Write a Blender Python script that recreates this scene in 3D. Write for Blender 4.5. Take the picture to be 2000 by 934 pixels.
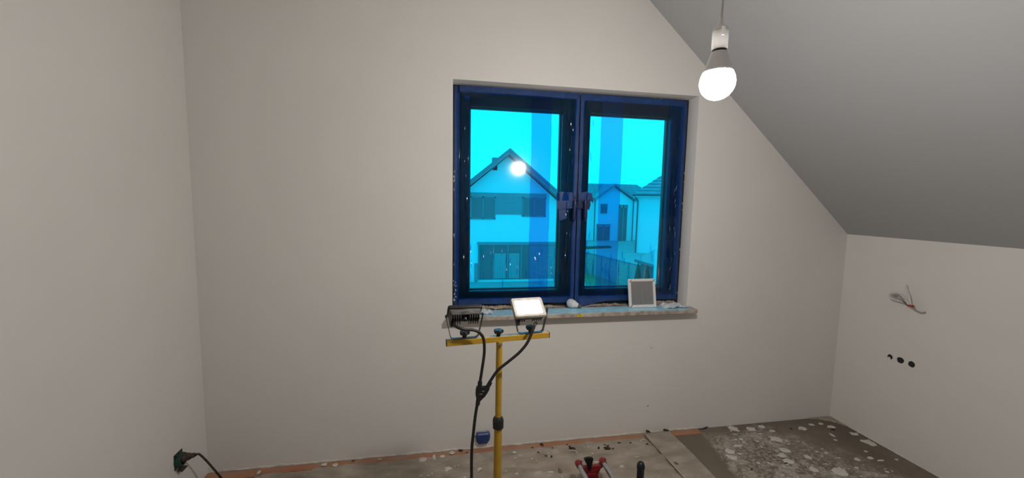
import bpy, bmesh, math, random
from mathutils import Vector, Matrix, noise
random.seed(7)
PI = math.pi
S = bpy.context.scene
for o in list(bpy.data.objects): bpy.data.objects.remove(o)
COL = S.collection

# ------------------------------------------------------------------ camera
F_PX, YAW, PITCH, ROLL = 770.3, 0.17425, -0.09526, 0.01729
cam_d = bpy.data.cameras.new('camera'); cam = bpy.data.objects.new('camera', cam_d); COL.objects.link(cam)
cam_d.sensor_fit = 'HORIZONTAL'; cam_d.sensor_width = 36.0; cam_d.lens = 36.0 * F_PX / 2000.0
cam_d.clip_start = 0.02; cam_d.clip_end = 400
fw = Vector((math.sin(YAW)*math.cos(PITCH), math.cos(YAW)*math.cos(PITCH), math.sin(PITCH)))
rt = Vector((math.cos(YAW), -math.sin(YAW), 0)); up = rt.cross(fw)
r2 = math.cos(ROLL)*rt + math.sin(ROLL)*up; u2 = -math.sin(ROLL)*rt + math.cos(ROLL)*up
M3 = Matrix((r2, u2, -fw)).transposed()
cam.matrix_world = Matrix.Translation((0, 0, 1.6)) @ M3.to_4x4()
S.camera = cam

# ------------------------------------------------------------------ overcast sky, exposure
W = bpy.data.worlds.new('overcast'); S.world = W; W.use_nodes = True
bg = W.node_tree.nodes['Background']
bg.inputs[0].default_value = (0.90, 0.96, 1.0, 1); bg.inputs[1].default_value = 2.3
S.view_settings.view_transform = 'Standard'; S.view_settings.look = 'None'
S.view_settings.gamma = 1.0; S.view_settings.use_curve_mapping = False
S.view_settings.exposure = 0.0
BULB_W = 580.0; LAMP_W = 255.0

# ------------------------------------------------------------------ materials
MATS = {}
def mat(name, col, rough=0.6, metal=0.0, var=0.0, vscale=20.0, bump=0.0, bscale=60.0, spec=0.5, col2=None, stretch=None, emis=None):
    m = bpy.data.materials.new(name); m.use_nodes = True; nt = m.node_tree; n = nt.nodes; l = nt.links
    b = n['Principled BSDF']
    b.inputs['Base Color'].default_value = (*col, 1); b.inputs['Roughness'].default_value = rough
    b.inputs['Metallic'].default_value = metal; b.inputs['Specular IOR Level'].default_value = spec
    tc = n.new('ShaderNodeTexCoord'); mp = n.new('ShaderNodeMapping'); l.new(tc.outputs['Object'], mp.inputs[0])
    if stretch: mp.inputs['Scale'].default_value = stretch
    nz = n.new('ShaderNodeTexNoise'); nz.inputs['Scale'].default_value = vscale; nz.inputs['Detail'].default_value = 6
    l.new(mp.outputs[0], nz.inputs['Vector'])
    rp = n.new('ShaderNodeValToRGB')
    c2 = col2 if col2 else tuple(max(0, c*(1-var)) for c in col)
    rp.color_ramp.elements[0].position = 0.35; rp.color_ramp.elements[1].position = 0.65
    rp.color_ramp.elements[0].color = (*c2, 1); rp.color_ramp.elements[1].color = (*col, 1)
    l.new(nz.outputs['Fac'], rp.inputs[0]); l.new(rp.outputs[0], b.inputs['Base Color'])
    if bump > 0:
        nb = n.new('ShaderNodeTexNoise'); nb.inputs['Scale'].default_value = bscale; nb.inputs['Detail'].default_value = 4
        l.new(mp.outputs[0], nb.inputs['Vector'])
        bp = n.new('ShaderNodeBump'); bp.inputs['Strength'].default_value = bump; bp.inputs['Distance'].default_value = 0.004
        l.new(nb.outputs['Fac'], bp.inputs['Height']); l.new(bp.outputs[0], b.inputs['Normal'])
    if emis:
        b.inputs['Emission Color'].default_value = (*emis[:3], 1); b.inputs['Emission Strength'].default_value = emis[3]
    MATS[name] = m; return m
def film_mat(name, tint, rough=0.06, ior=1.45, haze=None, hazefac=0.0, gloss=1.0):
    m = bpy.data.materials.new(name); m.use_nodes = True; nt = m.node_tree; n = nt.nodes; l = nt.links
    n.remove(n['Principled BSDF']); out = n['Material Output']
    t = n.new('ShaderNodeBsdfTransparent'); t.inputs[0].default_value = (*tint, 1)
    g = n.new('ShaderNodeBsdfGlossy'); g.inputs['Roughness'].default_value = rough; g.inputs[0].default_value = (gloss, gloss, gloss, 1)
    fr = n.new('ShaderNodeFresnel'); fr.inputs['IOR'].default_value = ior
    mx = n.new('ShaderNodeMixShader'); l.new(fr.outputs[0], mx.inputs[0]); l.new(t.outputs[0], mx.inputs[1]); l.new(g.outputs[0], mx.inputs[2])
    last = mx
    if haze:
        d = n.new('ShaderNodeBsdfTranslucent'); d.inputs[0].default_value = (*haze, 1)
        m2 = n.new('ShaderNodeMixShader'); m2.inputs[0].default_value = hazefac
        l.new(mx.outputs[0], m2.inputs[1]); l.new(d.outputs[0], m2.inputs[2]); last = m2
    l.new(last.outputs[0], out.inputs[0]); MATS[name] = m; return m
def emit_mat(name, col, strength):
    m = bpy.data.materials.new(name); m.use_nodes = True; nt = m.node_tree; n = nt.nodes
    n.remove(n['Principled BSDF']); e = n.new('ShaderNodeEmission'); e.inputs[0].default_value = (*col, 1); e.inputs[1].default_value = strength
    nt.links.new(e.outputs[0], n['Material Output'].inputs[0]); MATS[name] = m; return m

mat('plaster', (0.755, 0.74, 0.715), 0.85, var=0.025, vscale=3, bump=0.05, bscale=220, spec=0.2)
mat('slope_grey', (0.42, 0.43, 0.445), 0.9, var=0.02, vscale=3, bump=0.04, bscale=200, spec=0.2)  # slope is greyer and darker than the walls and flat ceiling
mat('ceiling_paint', (0.80, 0.79, 0.77), 0.9, var=0.02, vscale=3, bump=0.04, bscale=200, spec=0.2)
mat('lip', (0.72, 0.69, 0.63), 0.8, var=0.2, vscale=40)
mat('anthracite', (0.012, 0.014, 0.016), 0.35, var=0.3, vscale=60)
mat('tape', (0.012, 0.055, 0.21), 0.38, var=0.35, vscale=18, bump=0.35, bscale=45)
mat('tape_dark', (0.008, 0.02, 0.10), 0.4, var=0.4, vscale=25, bump=0.4, bscale=60)
mat('tape_grey', (0.20, 0.23, 0.33), 0.4, var=0.4, vscale=40, bump=0.4, bscale=60)
mat('rubber_seal', (0.006, 0.006, 0.008), 0.6)
mat('paint_flake', (0.62, 0.62, 0.62), 0.8, var=0.25, vscale=80)
mat('sill_stone', (0.52, 0.46, 0.40), 0.35, col2=(0.27, 0.22, 0.185), vscale=24, bump=0.05, bscale=90)
mat('kraft', (0.44, 0.37, 0.30), 0.7, var=0.4, vscale=30, bump=0.4, bscale=50)
mat('yellow_paint', (0.46, 0.27, 0.025), 0.35, var=0.12, vscale=30, bump=0.05)
mat('yellow_sticker', (0.75, 0.60, 0.02), 0.5)
mat('print_black', (0.01, 0.01, 0.01), 0.6)
mat('black_plastic', (0.014, 0.014, 0.015), 0.42, var=0.3, vscale=50, bump=0.1)
mat('black_alu', (0.018, 0.018, 0.020), 0.45, metal=0.2, var=0.4, vscale=40)
mat('dusty_alu', (0.16, 0.15, 0.14), 0.65, col2=(0.03, 0.03, 0.03), vscale=30, stretch=(1, 4, 4))
mat('bezel_glow', (0.42, 0.39, 0.34), 0.55, var=0.25, vscale=40)  # bezel of the lit lamp: the panel's glow is put into the colour
mat('steel_bracket', (0.10, 0.10, 0.10), 0.4, metal=0.7, var=0.3)
mat('steel', (0.55, 0.57, 0.60), 0.28, metal=0.9, var=0.15)
mat('rubber_cable', (0.012, 0.012, 0.012), 0.5, var=0.5, vscale=60)
mat('dusty_rubber', (0.075, 0.058, 0.045), 0.7, col2=(0.02, 0.016, 0.012), vscale=60)
mat('green_plastic', (0.01, 0.055, 0.04), 0.5, var=0.4)
mat('white_plastic', (0.72, 0.71, 0.69), 0.4, var=0.04)
mat('grille_grey', (0.36, 0.36, 0.37), 0.5, var=0.05)
mat('bulb_glass_grey', (0.52, 0.53, 0.60), 0.25)
mat('screw_metal', (0.25, 0.22, 0.18), 0.35, metal=0.8)
mat('cord_grey', (0.55, 0.55, 0.54), 0.5)
mat('red_plastic', (0.27, 0.018, 0.022), 0.4, var=0.4, vscale=25)
mat('clamp_red', (0.42, 0.03, 0.015), 0.4)
mat('wire_white', (0.62, 0.61, 0.60), 0.5)
mat('wire_grey', (0.36, 0.35, 0.34), 0.5)
mat('wire_dark', (0.04, 0.035, 0.03), 0.5)
mat('box_dark', (0.012, 0.013, 0.013), 0.6)
mat('orange_strip', (0.40, 0.25, 0.17), 0.7, col2=(0.42, 0.165, 0.085), vscale=5, bump=0.3)
mat('crumb_brown', (0.06, 0.038, 0.025), 0.9, var=0.5, vscale=90)
mat('crumb_grey', (0.22, 0.19, 0.16), 0.9, var=0.4, vscale=90)
mat('paint_splat', (0.66, 0.63, 0.58), 0.6, var=0.1, vscale=40)
mat('smear', (0.42, 0.385, 0.34), 0.8, col2=(0.27, 0.24, 0.20), vscale=60)
mat('cone_black', (0.01, 0.01, 0.012), 0.35)
mat('grip_black', (0.006, 0.007, 0.016), 0.4)
# outdoors
mat('render_white', (0.88, 0.88, 0.88), 0.9, var=0.03)
mat('roof_tile', (0.34, 0.34, 0.36), 0.7, var=0.3, vscale=3)
mat('roof_edge', (0.22, 0.23, 0.25), 0.7)
mat('facade_grey', (0.30, 0.30, 0.32), 0.8, var=0.1, vscale=3)
mat('dark_glass', (0.13, 0.14, 0.15), 0.15)
mat('curtain', (0.42, 0.42, 0.42), 0.8, var=0.2, vscale=3, stretch=(8, 8, .3))
mat('pipe_grey', (0.12, 0.12, 0.13), 0.6)
mat('grass', (0.11, 0.20, 0.06), 0.95, col2=(0.20, 0.22, 0.12), vscale=1.5)
mat('paving', (0.38, 0.38, 0.37), 0.9, var=0.2, vscale=1.0)
mat('fence_grey', (0.34, 0.37, 0.36), 0.7)
mat('thuja', (0.05, 0.10, 0.05), 0.9, var=0.5, vscale=8)
FILM = film_mat('blue_film', (0.0015, 0.58, 0.94), 0.08, 1.5, haze=(0.02, 0.42, 0.85), hazefac=0.075, gloss=0.8)
GLASS = film_mat('glass', (0.96, 0.98, 0.98), 0.0, 1.45, gloss=0.6)
BEM = emit_mat('bulb_light', (1.0, 0.935, 0.87), BULB_W)
LEM = emit_mat('flood_light', (1.0, 0.93, 0.86), LAMP_W)

# ------------------------------------------------------------------ helpers
WORLD = {}
def wl(o): return WORLD.get(o.name, Vector((0, 0, 0))) if o else Vector((0, 0, 0))
def obj(name, bm, m, parent=None, smooth=False, kind=None, label=None, cat=None, group=None):
    """bm is in world coordinates; origin goes to its bottom centre."""
    vs = [v.co for v in bm.verts]
    lo = Vector((min(v.x for v in vs), min(v.y for v in vs), min(v.z for v in vs)))
    hi = Vector((max(v.x for v in vs), max(v.y for v in vs), max(v.z for v in vs)))
    c = Vector(((lo.x+hi.x)/2, (lo.y+hi.y)/2, lo.z))
    bmesh.ops.translate(bm, verts=bm.verts, vec=-c)
    bmesh.ops.recalc_face_normals(bm, faces=bm.faces)
    me = bpy.data.meshes.new(name); bm.to_mesh(me); bm.free()
    if smooth:
        for p in me.polygons: p.use_smooth = True
        if smooth != 'all': me.set_sharp_from_angle(angle=math.radians(38))
    me.materials.append(MATS[m] if isinstance(m, str) else m)
    o = bpy.data.objects.new(name, me); COL.objects.link(o)
    if parent: o.parent = parent
    o.location = c - wl(parent); WORLD[o.name] = c
    tag(o, label, cat, group, kind); return o
def tag(o, label=None, cat=None, group=None, kind=None):
    if label: o['label'] = label
    if cat: o['category'] = cat
    if group: o['group'] = group
    if kind: o['kind'] = kind
    return o
def thing(name, loc, label=None, cat=None, group=None, kind=None, parent=None):
    o = bpy.data.objects.new(name, None); COL.objects.link(o); o.empty_display_size = 0.05
    loc = Vector(loc); 
    if parent: o.parent = parent
    o.location = loc - wl(parent); WORLD[o.name] = loc
    return tag(o, label, cat, group, kind)
def NB(): return bmesh.new()
def box(bm, x0, x1, y0, y1, z0, z1, bev=0.0, R=None, piv=None, seg=2):
    r = bmesh.ops.create_cube(bm, size=1.0)['verts']
    for v in r: v.co = Vector((x0+(v.co.x+.5)*(x1-x0), y0+(v.co.y+.5)*(y1-y0), z0+(v.co.z+.5)*(z1-z0)))
    vs = set(r)
    if bev > 0:
        es = {e for v in r for e in v.link_edges}
        g = bmesh.ops.bevel(bm, geom=list(es), offset=bev, segments=seg, affect='EDGES', profile=.5)
        vs = set(g['verts'])
        for f in g['faces']: vs.update(f.verts)
    if R is not None:
        allv = list(vs); p = Vector(piv)
        for v in allv: v.co = p + R @ (v.co - p)
    return list(vs)
def basis(d):
    d = d.normalized(); a = Vector((0, 0, 1)) if abs(d.z) < .9 else Vector((1, 0, 0))
    u = d.cross(a).normalized(); return u, d.cross(u).normalized()
def tube(bm, pts, rad, n=10, cap=True):
    pts = [Vector(p) for p in pts]; rads = rad if isinstance(rad, (list, tuple)) else [rad]*len(pts)
    rings = []; u = None
    for i, p in enumerate(pts):
        d = (pts[min(i+1, len(pts)-1)] - pts[max(i-1, 0)]).normalized()
        if u is None: u, w = basis(d)
        else:
            u = (u - d*u.dot(d)).normalized(); w = d.cross(u)
        rings.append([bm.verts.new(p + rads[i]*(math.cos(a)*u + math.sin(a)*w)) for a in [2*PI*k/n for k in range(n)]])
    for a, b in zip(rings, rings[1:]):
        for k in range(n): bm.faces.new((a[k], a[(k+1) % n], b[(k+1) % n], b[k]))
    if cap: bm.faces.new(rings[0][::-1]); bm.faces.new(rings[-1])
def spline(pts, per=8):
    P = [Vector(p) for p in pts]; P = [2*P[0]-P[1]] + P + [2*P[-1]-P[-2]]; out = []
    for i in range(1, len(P)-2):
        a, b, c, d = P[i-1:i+3]
        for k in range(per):
            t = k/per
            out.append(.5*((2*b)+(c-a)*t+(2*a-5*b+4*c-d)*t*t+(3*b-a-3*c+d)*t**3))
    out.append(P[-2]); return out
def lathe(bm, prof, org=(0, 0, 0), axis=(0, 0, 1), n=24):
    """prof: (radius, height) pairs along axis"""
    org = Vector(org); d = Vector(axis).normalized(); u, w = basis(d); rings = []
    for r, h in prof:
        if r < 1e-6: rings.append([bm.verts.new(org + d*h)])
        else: rings.append([bm.verts.new(org + d*h + r*(math.cos(a)*u + math.sin(a)*w)) for a in [2*PI*k/n for k in range(n)]])
    for a, b in zip(rings, rings[1:]):
        for k in range(n):
            k2 = (k+1) % n
            if len(a) == 1 and len(b) == 1: continue
            if len(a) == 1: bm.faces.new((a[0], b[k2], b[k]))
            elif len(b) == 1: bm.faces.new((a[k], a[k2], b[0]))
            else: bm.faces.new((a[k], a[k2], b[k2], b[k]))
    if len(rings[0]) > 1: bm.faces.new(rings[0][::-1])
    if len(rings[-1]) > 1: bm.faces.new(rings[-1])
def prism(bm, poly, vec):
    """polygon (list of 3d points) extruded by vec"""
    a = [bm.verts.new(Vector(p)) for p in poly]; b = [bm.verts.new(Vector(p)+Vector(vec)) for p in poly]; n = len(a)
    bm.faces.new(a); bm.faces.new(b[::-1])
    for k in range(n): bm.faces.new((a[k], b[k], b[(k+1) % n], a[(k+1) % n]))
def rotm(ax, ang): return Matrix.Rotation(ang, 3, ax)

# ------------------------------------------------------------------ room shell
D, XL, XR, ZK = 2.4136, -1.3393, 2.9193, 1.4029
WLX, WRX, WTZ, SILL = 0.0576, 1.6543, 2.3076, 0.900
YB, ZC = -1.9, 2.93
SLOPE = 0.889; XC = XR - (ZC - ZK)/SLOPE      # slope meets the flat ceiling here
WOUT = D + 0.34

# floor
def floor_material():
    m = bpy.data.materials.new('screed'); m.use_nodes = True; nt = m.node_tree; n = nt.nodes; l = nt.links
    b = n['Principled BSDF']; b.inputs['Roughness'].default_value = 0.75; b.inputs['Specular IOR Level'].default_value = 0.3
    g = n.new('ShaderNodeNewGeometry')
    n1 = n.new('ShaderNodeTexNoise'); n1.inputs['Scale'].default_value = 3.0; n1.inputs['Detail'].default_value = 8
    l.new(g.outputs['Position'], n1.inputs['Vector'])
    base = n.new('ShaderNodeValToRGB'); base.color_ramp.elements[0].position = .35; base.color_ramp.elements[1].position = .7
    base.color_ramp.elements[0].color = (0.15, 0.122, 0.094, 1); base.color_ramp.elements[1].color = (0.215, 0.18, 0.143, 1)
    l.new(n1.outputs['Fac'], base.inputs[0])
    # dried plaster spatter, spread over the trampled patch away from the walls
    sp = n.new('ShaderNodeSeparateXYZ'); l.new(g.outputs['Position'], sp.inputs[0])
    nd = n.new('ShaderNodeTexNoise'); nd.inputs['Scale'].default_value = 9.0; nd.inputs['Detail'].default_value = 5
    l.new(g.outputs['Position'], nd.inputs['Vector'])
    def ramp(sock, a, b_, a2, b2):
        mr = n.new('ShaderNodeMapRange'); mr.inputs[1].default_value = a; mr.inputs[2].default_value = b_
        mr.inputs[3].default_value = a2; mr.inputs[4].default_value = b2; l.new(sock, mr.inputs[0]); return mr.outputs[0]
    def mth(op, a, b_):
        x = n.new('ShaderNodeMath'); x.operation = op
        for i, s in enumerate((a, b_)):
            if isinstance(s, (int, float)): x.inputs[i].default_value = s
            else: l.new(s, x.inputs[i])
        return x.outputs[0]
    wob = mth('MULTIPLY', mth('SUBTRACT', nd.outputs['Fac'], .5), .3)
    xs = mth('ADD', sp.outputs['X'], mth('MULTIPLY', wob, .12)); xe = mth('ADD', sp.outputs['X'], wob); ye = mth('ADD', sp.outputs['Y'], wob)
    left = ramp(mth('SUBTRACT', xs, mth('MULTIPLY', sp.outputs['Y'], .21)), 1.285, 1.315, 0, 1)
    right = ramp(mth('ADD', xe, mth('MULTIPLY', ye, .55)), 3.45, 3.75, 1, 0)
    back = ramp(ye, 2.26, 2.38, 1, 0)
    mask = mth('MULTIPLY', mth('MULTIPLY', left, right), back)
    n2 = n.new('ShaderNodeTexNoise'); n2.inputs['Scale'].default_value = 42.0; n2.inputs['Detail'].default_value = 10; n2.inputs['Roughness'].default_value = .75
    l.new(g.outputs['Position'], n2.inputs['Vector'])
    n3 = n.new('ShaderNodeTexNoise'); n3.inputs['Scale'].default_value = 7.0; n3.inputs['Detail'].default_value = 4; n3.inputs['Distortion'].default_value = 1.0
    l.new(g.outputs['Position'], n3.inputs['Vector'])
    sc = mth('ADD', ramp(n2.outputs['Fac'], .47, .60, 0, .80), ramp(n3.outputs['Fac'], .45, .66, 0, .65))
    fac = mth('MINIMUM', mth('MULTIPLY', mask, sc), .85)
    mx = n.new('ShaderNodeMix'); mx.data_type = 'RGBA'
    l.new(fac, mx.inputs[0]); l.new(base.outputs[0], mx.inputs[6]); mx.inputs[7].default_value = (0.50, 0.46, 0.41, 1)
    l.new(mx.outputs[2], b.inputs['Base Color'])
    bp = n.new('ShaderNodeBump'); bp.inputs['Strength'].default_value = .3; bp.inputs['Distance'].default_value = .003
    l.new(n2.outputs['Fac'], bp.inputs['Height']); l.new(bp.outputs[0], b.inputs['Normal'])
    MATS['screed'] = m
floor_material()
bm = NB(); box(bm, XL-.3, XR+.3, YB-.3, D+.3, -.2, 0); FLOOR = obj('floor', bm, 'screed', kind='structure', label='rough grey-brown screed floor spotted with white paint')

# window wall with its opening
bm = NB()
for (a, b, c, d) in ((XL-.3, WLX, -.2, ZC+.3), (WRX, XR+.3, -.2, ZC+.3), (WLX, WRX, -.2, SILL-.025), (WLX, WRX, WTZ, ZC+.3)):
    box(bm, a, b, D, WOUT, c, d)
obj('wall_window', bm, 'plaster', kind='structure', label='plastered gable wall around the window')
def cut_wall(name, bm, holes, mname, **kw):
    """wall slab with round back-box holes cut into it: holes = (y, z, r, side)"""
    me = bpy.data.meshes.new(name+'_src'); bm.to_mesh(me); bm.free()
    o = bpy.data.objects.new(name+'_src', me); COL.objects.link(o)
    cb = NB()
    for (x, y, z, r, dpt) in holes: lathe(cb, [(r, -dpt), (r, dpt)], (x, y, z), (1, 0, 0), 20)
    cm = bpy.data.meshes.new('cut'); cb.to_mesh(cm); cb.free(); co = bpy.data.objects.new('cut', cm); COL.objects.link(co)
    md = o.modifiers.new('b', 'BOOLEAN'); md.operation = 'DIFFERENCE'; md.object = co; md.solver = 'EXACT'
    dg = bpy.context.evaluated_depsgraph_get(); ev = o.evaluated_get(dg)
    nb = NB(); nb.from_mesh(ev.to_mesh())
    bpy.data.objects.remove(o); bpy.data.objects.remove(co)
    return obj(name, nb, mname, **kw)
bm = NB(); box(bm, XL-.3, XL, YB, D, -.2, ZC+.3)
cut_wall('wall_left', bm, [(XL, 2.172, .247, .036, .05)], 'plaster', kind='structure', label='bare plastered side wall with an open socket box')
SOCK = [(2.055, .618, .019), (1.995, .619, .023), (1.933, .618, .022)]
bm = NB(); box(bm, XR, XR+.3, YB, D, -.2, ZK+.4)
cut_wall('wall_right', bm, [(XR, y, z, r, .05) for (y, z, r) in SOCK], 'plaster', kind='structure', label='low plastered knee wall under the sloping ceiling')
bm = NB(); box(bm, XL-.3, XR+.3, YB-.3, YB, -.2, ZC+.3); obj('wall_back', bm, 'plaster', kind='structure')
# sloping ceiling and the flat ceiling above it
bm = NB()
e = 0.30
prism(bm, [(XL-.3, YB, ZC), (XC, YB, ZC), (XC, YB, ZC+.5), (XL-.3, YB, ZC+.5)], (0, D-YB, 0))
obj('ceiling', bm, 'ceiling_paint', kind='structure', label='flat white ceiling above the window wall')
bm = NB(); prism(bm, [(XR, YB, ZK), (XR+.31, YB, ZK-.31*SLOPE), (XR+.31, YB, ZC+.5), (XC, YB, ZC+.5), (XC, YB, ZC)], (0, D-YB, 0))
obj('ceiling', bm, 'slope_grey', kind='structure', label='grey ceiling slope running down to the knee wall')

# ragged lip of filler along the foot of the window wall, and the coloured joint strip
bm = NB(); x = XL+.08; prev = None
while x < 1.80:
    h = .010+.007*noise.noise((x*9, 0, 0)) + .006*noise.noise((x*31, 3, 0)); h = max(.003, h); dpt = .004+.004*noise.noise((x*17, 7, 0)); dpt = max(.0015, dpt)
    ring = [bm.verts.new((x, D, .001)), bm.verts.new((x, D-dpt, .002)), bm.verts.new((x, D-dpt*.8, h)), bm.verts.new((x, D, h+.004))]
    if prev:
        for k in range(3): bm.faces.new((prev[k], prev[k+1], ring[k+1], ring[k]))
    prev = ring; x += .02
obj('trim_1', bm, 'lip', kind='structure', label='ragged pale filler edge along the foot of the window wall')
bm = NB(); x = 1.95; prev = None
yy = D-.02
while yy > 1.2:
    h = max(.002, .006+.006*noise.noise((yy*13, 5, 0))); dpt = max(.001, .003+.003*noise.noise((yy*23, 9, 0)))
    ring = [bm.verts.new((XR, yy, .001)), bm.verts.new((XR-dpt, yy, .002)), bm.verts.new((XR-dpt*.8, yy, h)), bm.verts.new((XR, yy, h+.003))]
    if prev:
        for k in range(3): bm.faces.new((prev[k], prev[k+1], ring[k+1], ring[k]))
    prev = ring; yy -= .02
obj('trim_2', bm, 'lip', kind='structure', label='ragged pale filler edge along the foot of the knee wall')

# ------------------------------------------------------------------ window
FY = 2.520; SY = 2.497; GY = 2.560
WIN = thing('window_1', ((WLX+WRX)/2, FY, SILL), 'two-sash anthracite window with blue masking tape around its frames', kind='structure')
fx0, fx1, fz0, fz1 = .0585, 1.6535, .903, 2.3065
def frame_part(x0, x1, y0, y1, z0, z1, m, name, par, bev=.003, **k):
    bm = NB(); box(bm, x0, x1, y0, y1, z0, z1, bev); return obj(name, bm, m, par, **k)
for (a, b, c, d) in ((fx0, .112, fz0, fz1), (1.585, fx1, fz0, fz1), (.112, 1.585, fz0, .965), (.112, 1.585, 2.255, fz1), (.850, .895, .965, 2.255)):
    frame_part(a, b, FY, FY+.075, c, d, 'anthracite', 'frame', WIN)
PANES = []
for (sx0, sx1, gx0, gx1) in ((.108, .8675, .164, .757), (.873, 1.590, .944, 1.513)):
    sz0, sz1, gz0, gz1 = .962, 2.262, 1.021, 2.180
    sash = thing('sash', ((sx0+sx1)/2, SY, sz0), parent=WIN)
    for (a, b, c, d) in ((sx0, gx0, sz0, sz1), (gx1, sx1, sz0, sz1), (gx0, gx1, sz0, gz0), (gx0, gx1, gz1, sz1)):
        bm = NB(); box(bm, a, b, SY, SY+.085, c, d, .004); obj('sash_member', bm, 'anthracite', sash)
    # glazing beads
    for (a, b, c, d) in ((gx0, gx0+.008, gz0, gz1), (gx1-.008, gx1, gz0, gz1), (gx0+.008, gx1-.008, gz0, gz0+.008), (gx0+.008, gx1-.008, gz1-.008, gz1)):
        bm = NB(); box(bm, a, b, GY-.022, GY, c, d); obj('glazing_bead', bm, 'anthracite', sash)
    bm = NB(); box(bm, gx0, gx1, GY, GY+.004, gz0, gz1); obj('pane', bm, GLASS, sash, label='clear window pane')
# masking tape strips: slightly wavy thin ribbons with thickness
def tape_strip(x0, x1, z0, z1, y, vertical, m='tape', par=WIN, seed=0, name='masking_tape'):
    bm = NB(); n = 40; L = []
    for k in range(n+1):
        t = k/n; w1 = .0022*noise.noise((seed*7.1, t*14, 1)); w2 = .0022*noise.noise((seed*7.1, t*14, 5)); dy = .0015*noise.noise((seed*3.3, t*22, 2))-.0016
        if vertical: a, b = (x0+w1, z0+(z1-z0)*t), (x1+w2, z0+(z1-z0)*t)
        else: a, b = (x0+(x1-x0)*t, z0+w1), (x0+(x1-x0)*t, z1+w2)
        L.append([bm.verts.new((a[0], y+dy, a[1])), bm.verts.new((b[0], y+dy, b[1])), bm.verts.new((b[0], y, b[1])), bm.verts.new((a[0], y, a[1]))])
    for p, q in zip(L, L[1:]):
        for k in range(4): bm.faces.new((p[k], p[(k+1) % 4], q[(k+1) % 4], q[k]))
    bm.faces.new(L[0][::-1]); bm.faces.new(L[-1])
    return obj(name, bm, m, par)
tape_strip(.070, .1065, .925, 2.298, FY-.0005, True, seed=1)
tape_strip(1.591, 1.640, .925, 2.298, FY-.0005, True, seed=2)
tape_strip(.10, .868, 2.257, 2.299, SY-.0005, False, seed=3)
tape_strip(.872, 1.60, 2.254, 2.296, SY-.0005, False, seed=4)
tape_strip(.10, .850, .932, .976, SY-.0005, False, seed=5)
tape_strip(.90, 1.60, .932, .976, SY-.0005, False, seed=6)
tape_strip(.838, .8665, .92, 2.262, SY-.001, True, seed=7)
tape_strip(.8735, .900, .92, 2.275, SY-.001, True, seed=8)
tape_strip(.575, .760, 2.262, 2.290, SY-.003, False, seed=9)
tape_strip(.29, .56, 2.264, 2.288, SY-.003, False, seed=11)
# loose end of tape drooping at the bottom of the meeting stiles, on to the sill
bm = NB(); prism(bm, [(.905, SY-.004, .952), (1.235, SY-.004, .952), (1.12, SY-.006, .938), (1.0, SY-.010, .918), (.93, SY-.012, .907), (.905, SY-.010, .910)], (0, .0015, 0)); obj('masking_tape', bm, 'tape', WIN)
# paint flakes stuck along the frame edge
def flake(cx, cz, y, sx, sz, par, m='paint_flake', name='paint_flake'):
    bm = NB(); n = 9; pts = []
    for k in range(n):
        a = 2*PI*k/n; r = random.uniform(.35, 1.15); pts.append((cx+sx*r*math.cos(a), y, cz+sz*r*math.sin(a)))
    prism(bm, pts, (0, .0012, 0)); return obj(name, bm, m, par)
for k in range(14): flake(.066+random.uniform(0, .006), random.uniform(.94, 1.9), FY-.0045, random.uniform(.002, .005), random.uniform(.006, .016), WIN)
for k in range(7): flake(.072+random.uniform(-.004, .012), .945+.02*k+random.uniform(0, .02), FY-.0045, random.uniform(.003, .007), random.uniform(.004, .010), WIN)
for k in range(12): flake(random.uniform(.95, 1.6), 2.300+random.uniform(-.003, .002), FY-.0045, random.uniform(.004, .012), random.uniform(.0015, .004), WIN)
for k in range(5): flake(.80+.025*k, 2.300, FY-.0045, .018, .004, WIN)
for k in range(6): flake(1.645, random.uniform(.95, 2.2), FY-.0045, .003, random.uniform(.004, .01), WIN)
# taped-over handles
for hx, side in ((.842, -1), (.912, 1)):
    h = thing('window_handle', (hx, SY, 1.50), parent=WIN)
    bm = NB(); box(bm, hx-.014, hx+.014, SY-.012, SY-.001, 1.565, 1.64, .004); obj('rosette', bm, 'tape_dark', h)
    bm = NB(); tube(bm, [(hx, SY-.008, 1.605), (hx, SY-.045, 1.605)], .009, 10); obj('neck', bm, 'tape_dark', h)
    bm = NB(); tube(bm, spline([(hx-.002, SY-.045, 1.618), (hx, SY-.047, 1.59), (hx+.002*side, SY-.046, 1.55), (hx+.004*side, SY-.044, 1.475)]), [.008]*3+[.012]*19+[.011, .009, .004], 10)
    obj('lever', bm, 'tape_dark', h, smooth=True)
def tape_patch(poly, y, m='tape'):
    bm = NB(); vs = []
    prism(bm, [(p[0], y+(p[2] if len(p) > 2 else 0), p[1]) for p in poly], (0, .0012, 0)); return obj('tape_patch', bm, m, WIN)
tape_patch([(.725, 1.655), (.752, 1.668), (.832, 1.665), (.838, 1.612), (.728, 1.607)], SY-.0145)
tape_patch([(.726, 1.608), (.845, 1.612), (.866, 1.60), (.868, 1.565), (.820, 1.560), (.736, 1.555)], SY-.017)
tape_patch([(.742, 1.556), (.79, 1.556), (.80, 1.497), (.775, 1.487), (.748, 1.480)], SY-.0155)
tape_patch([(.874, 1.66), (.935, 1.675), (.940, 1.665), (.966, 1.660), (.978, 1.600), (.950, 1.614), (.874, 1.615)], SY-.0145)
tape_patch([(.874, 1.618), (.955, 1.62), (.958, 1.585), (.950, 1.552), (.900, 1.56), (.874, 1.56)], SY-.017, 'tape_dark')
tape_patch([(.125, 2.235), (.155, 2.238), (.165, 2.225), (.150, 2.205), (.130, 2.215)], SY-.008)

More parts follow.
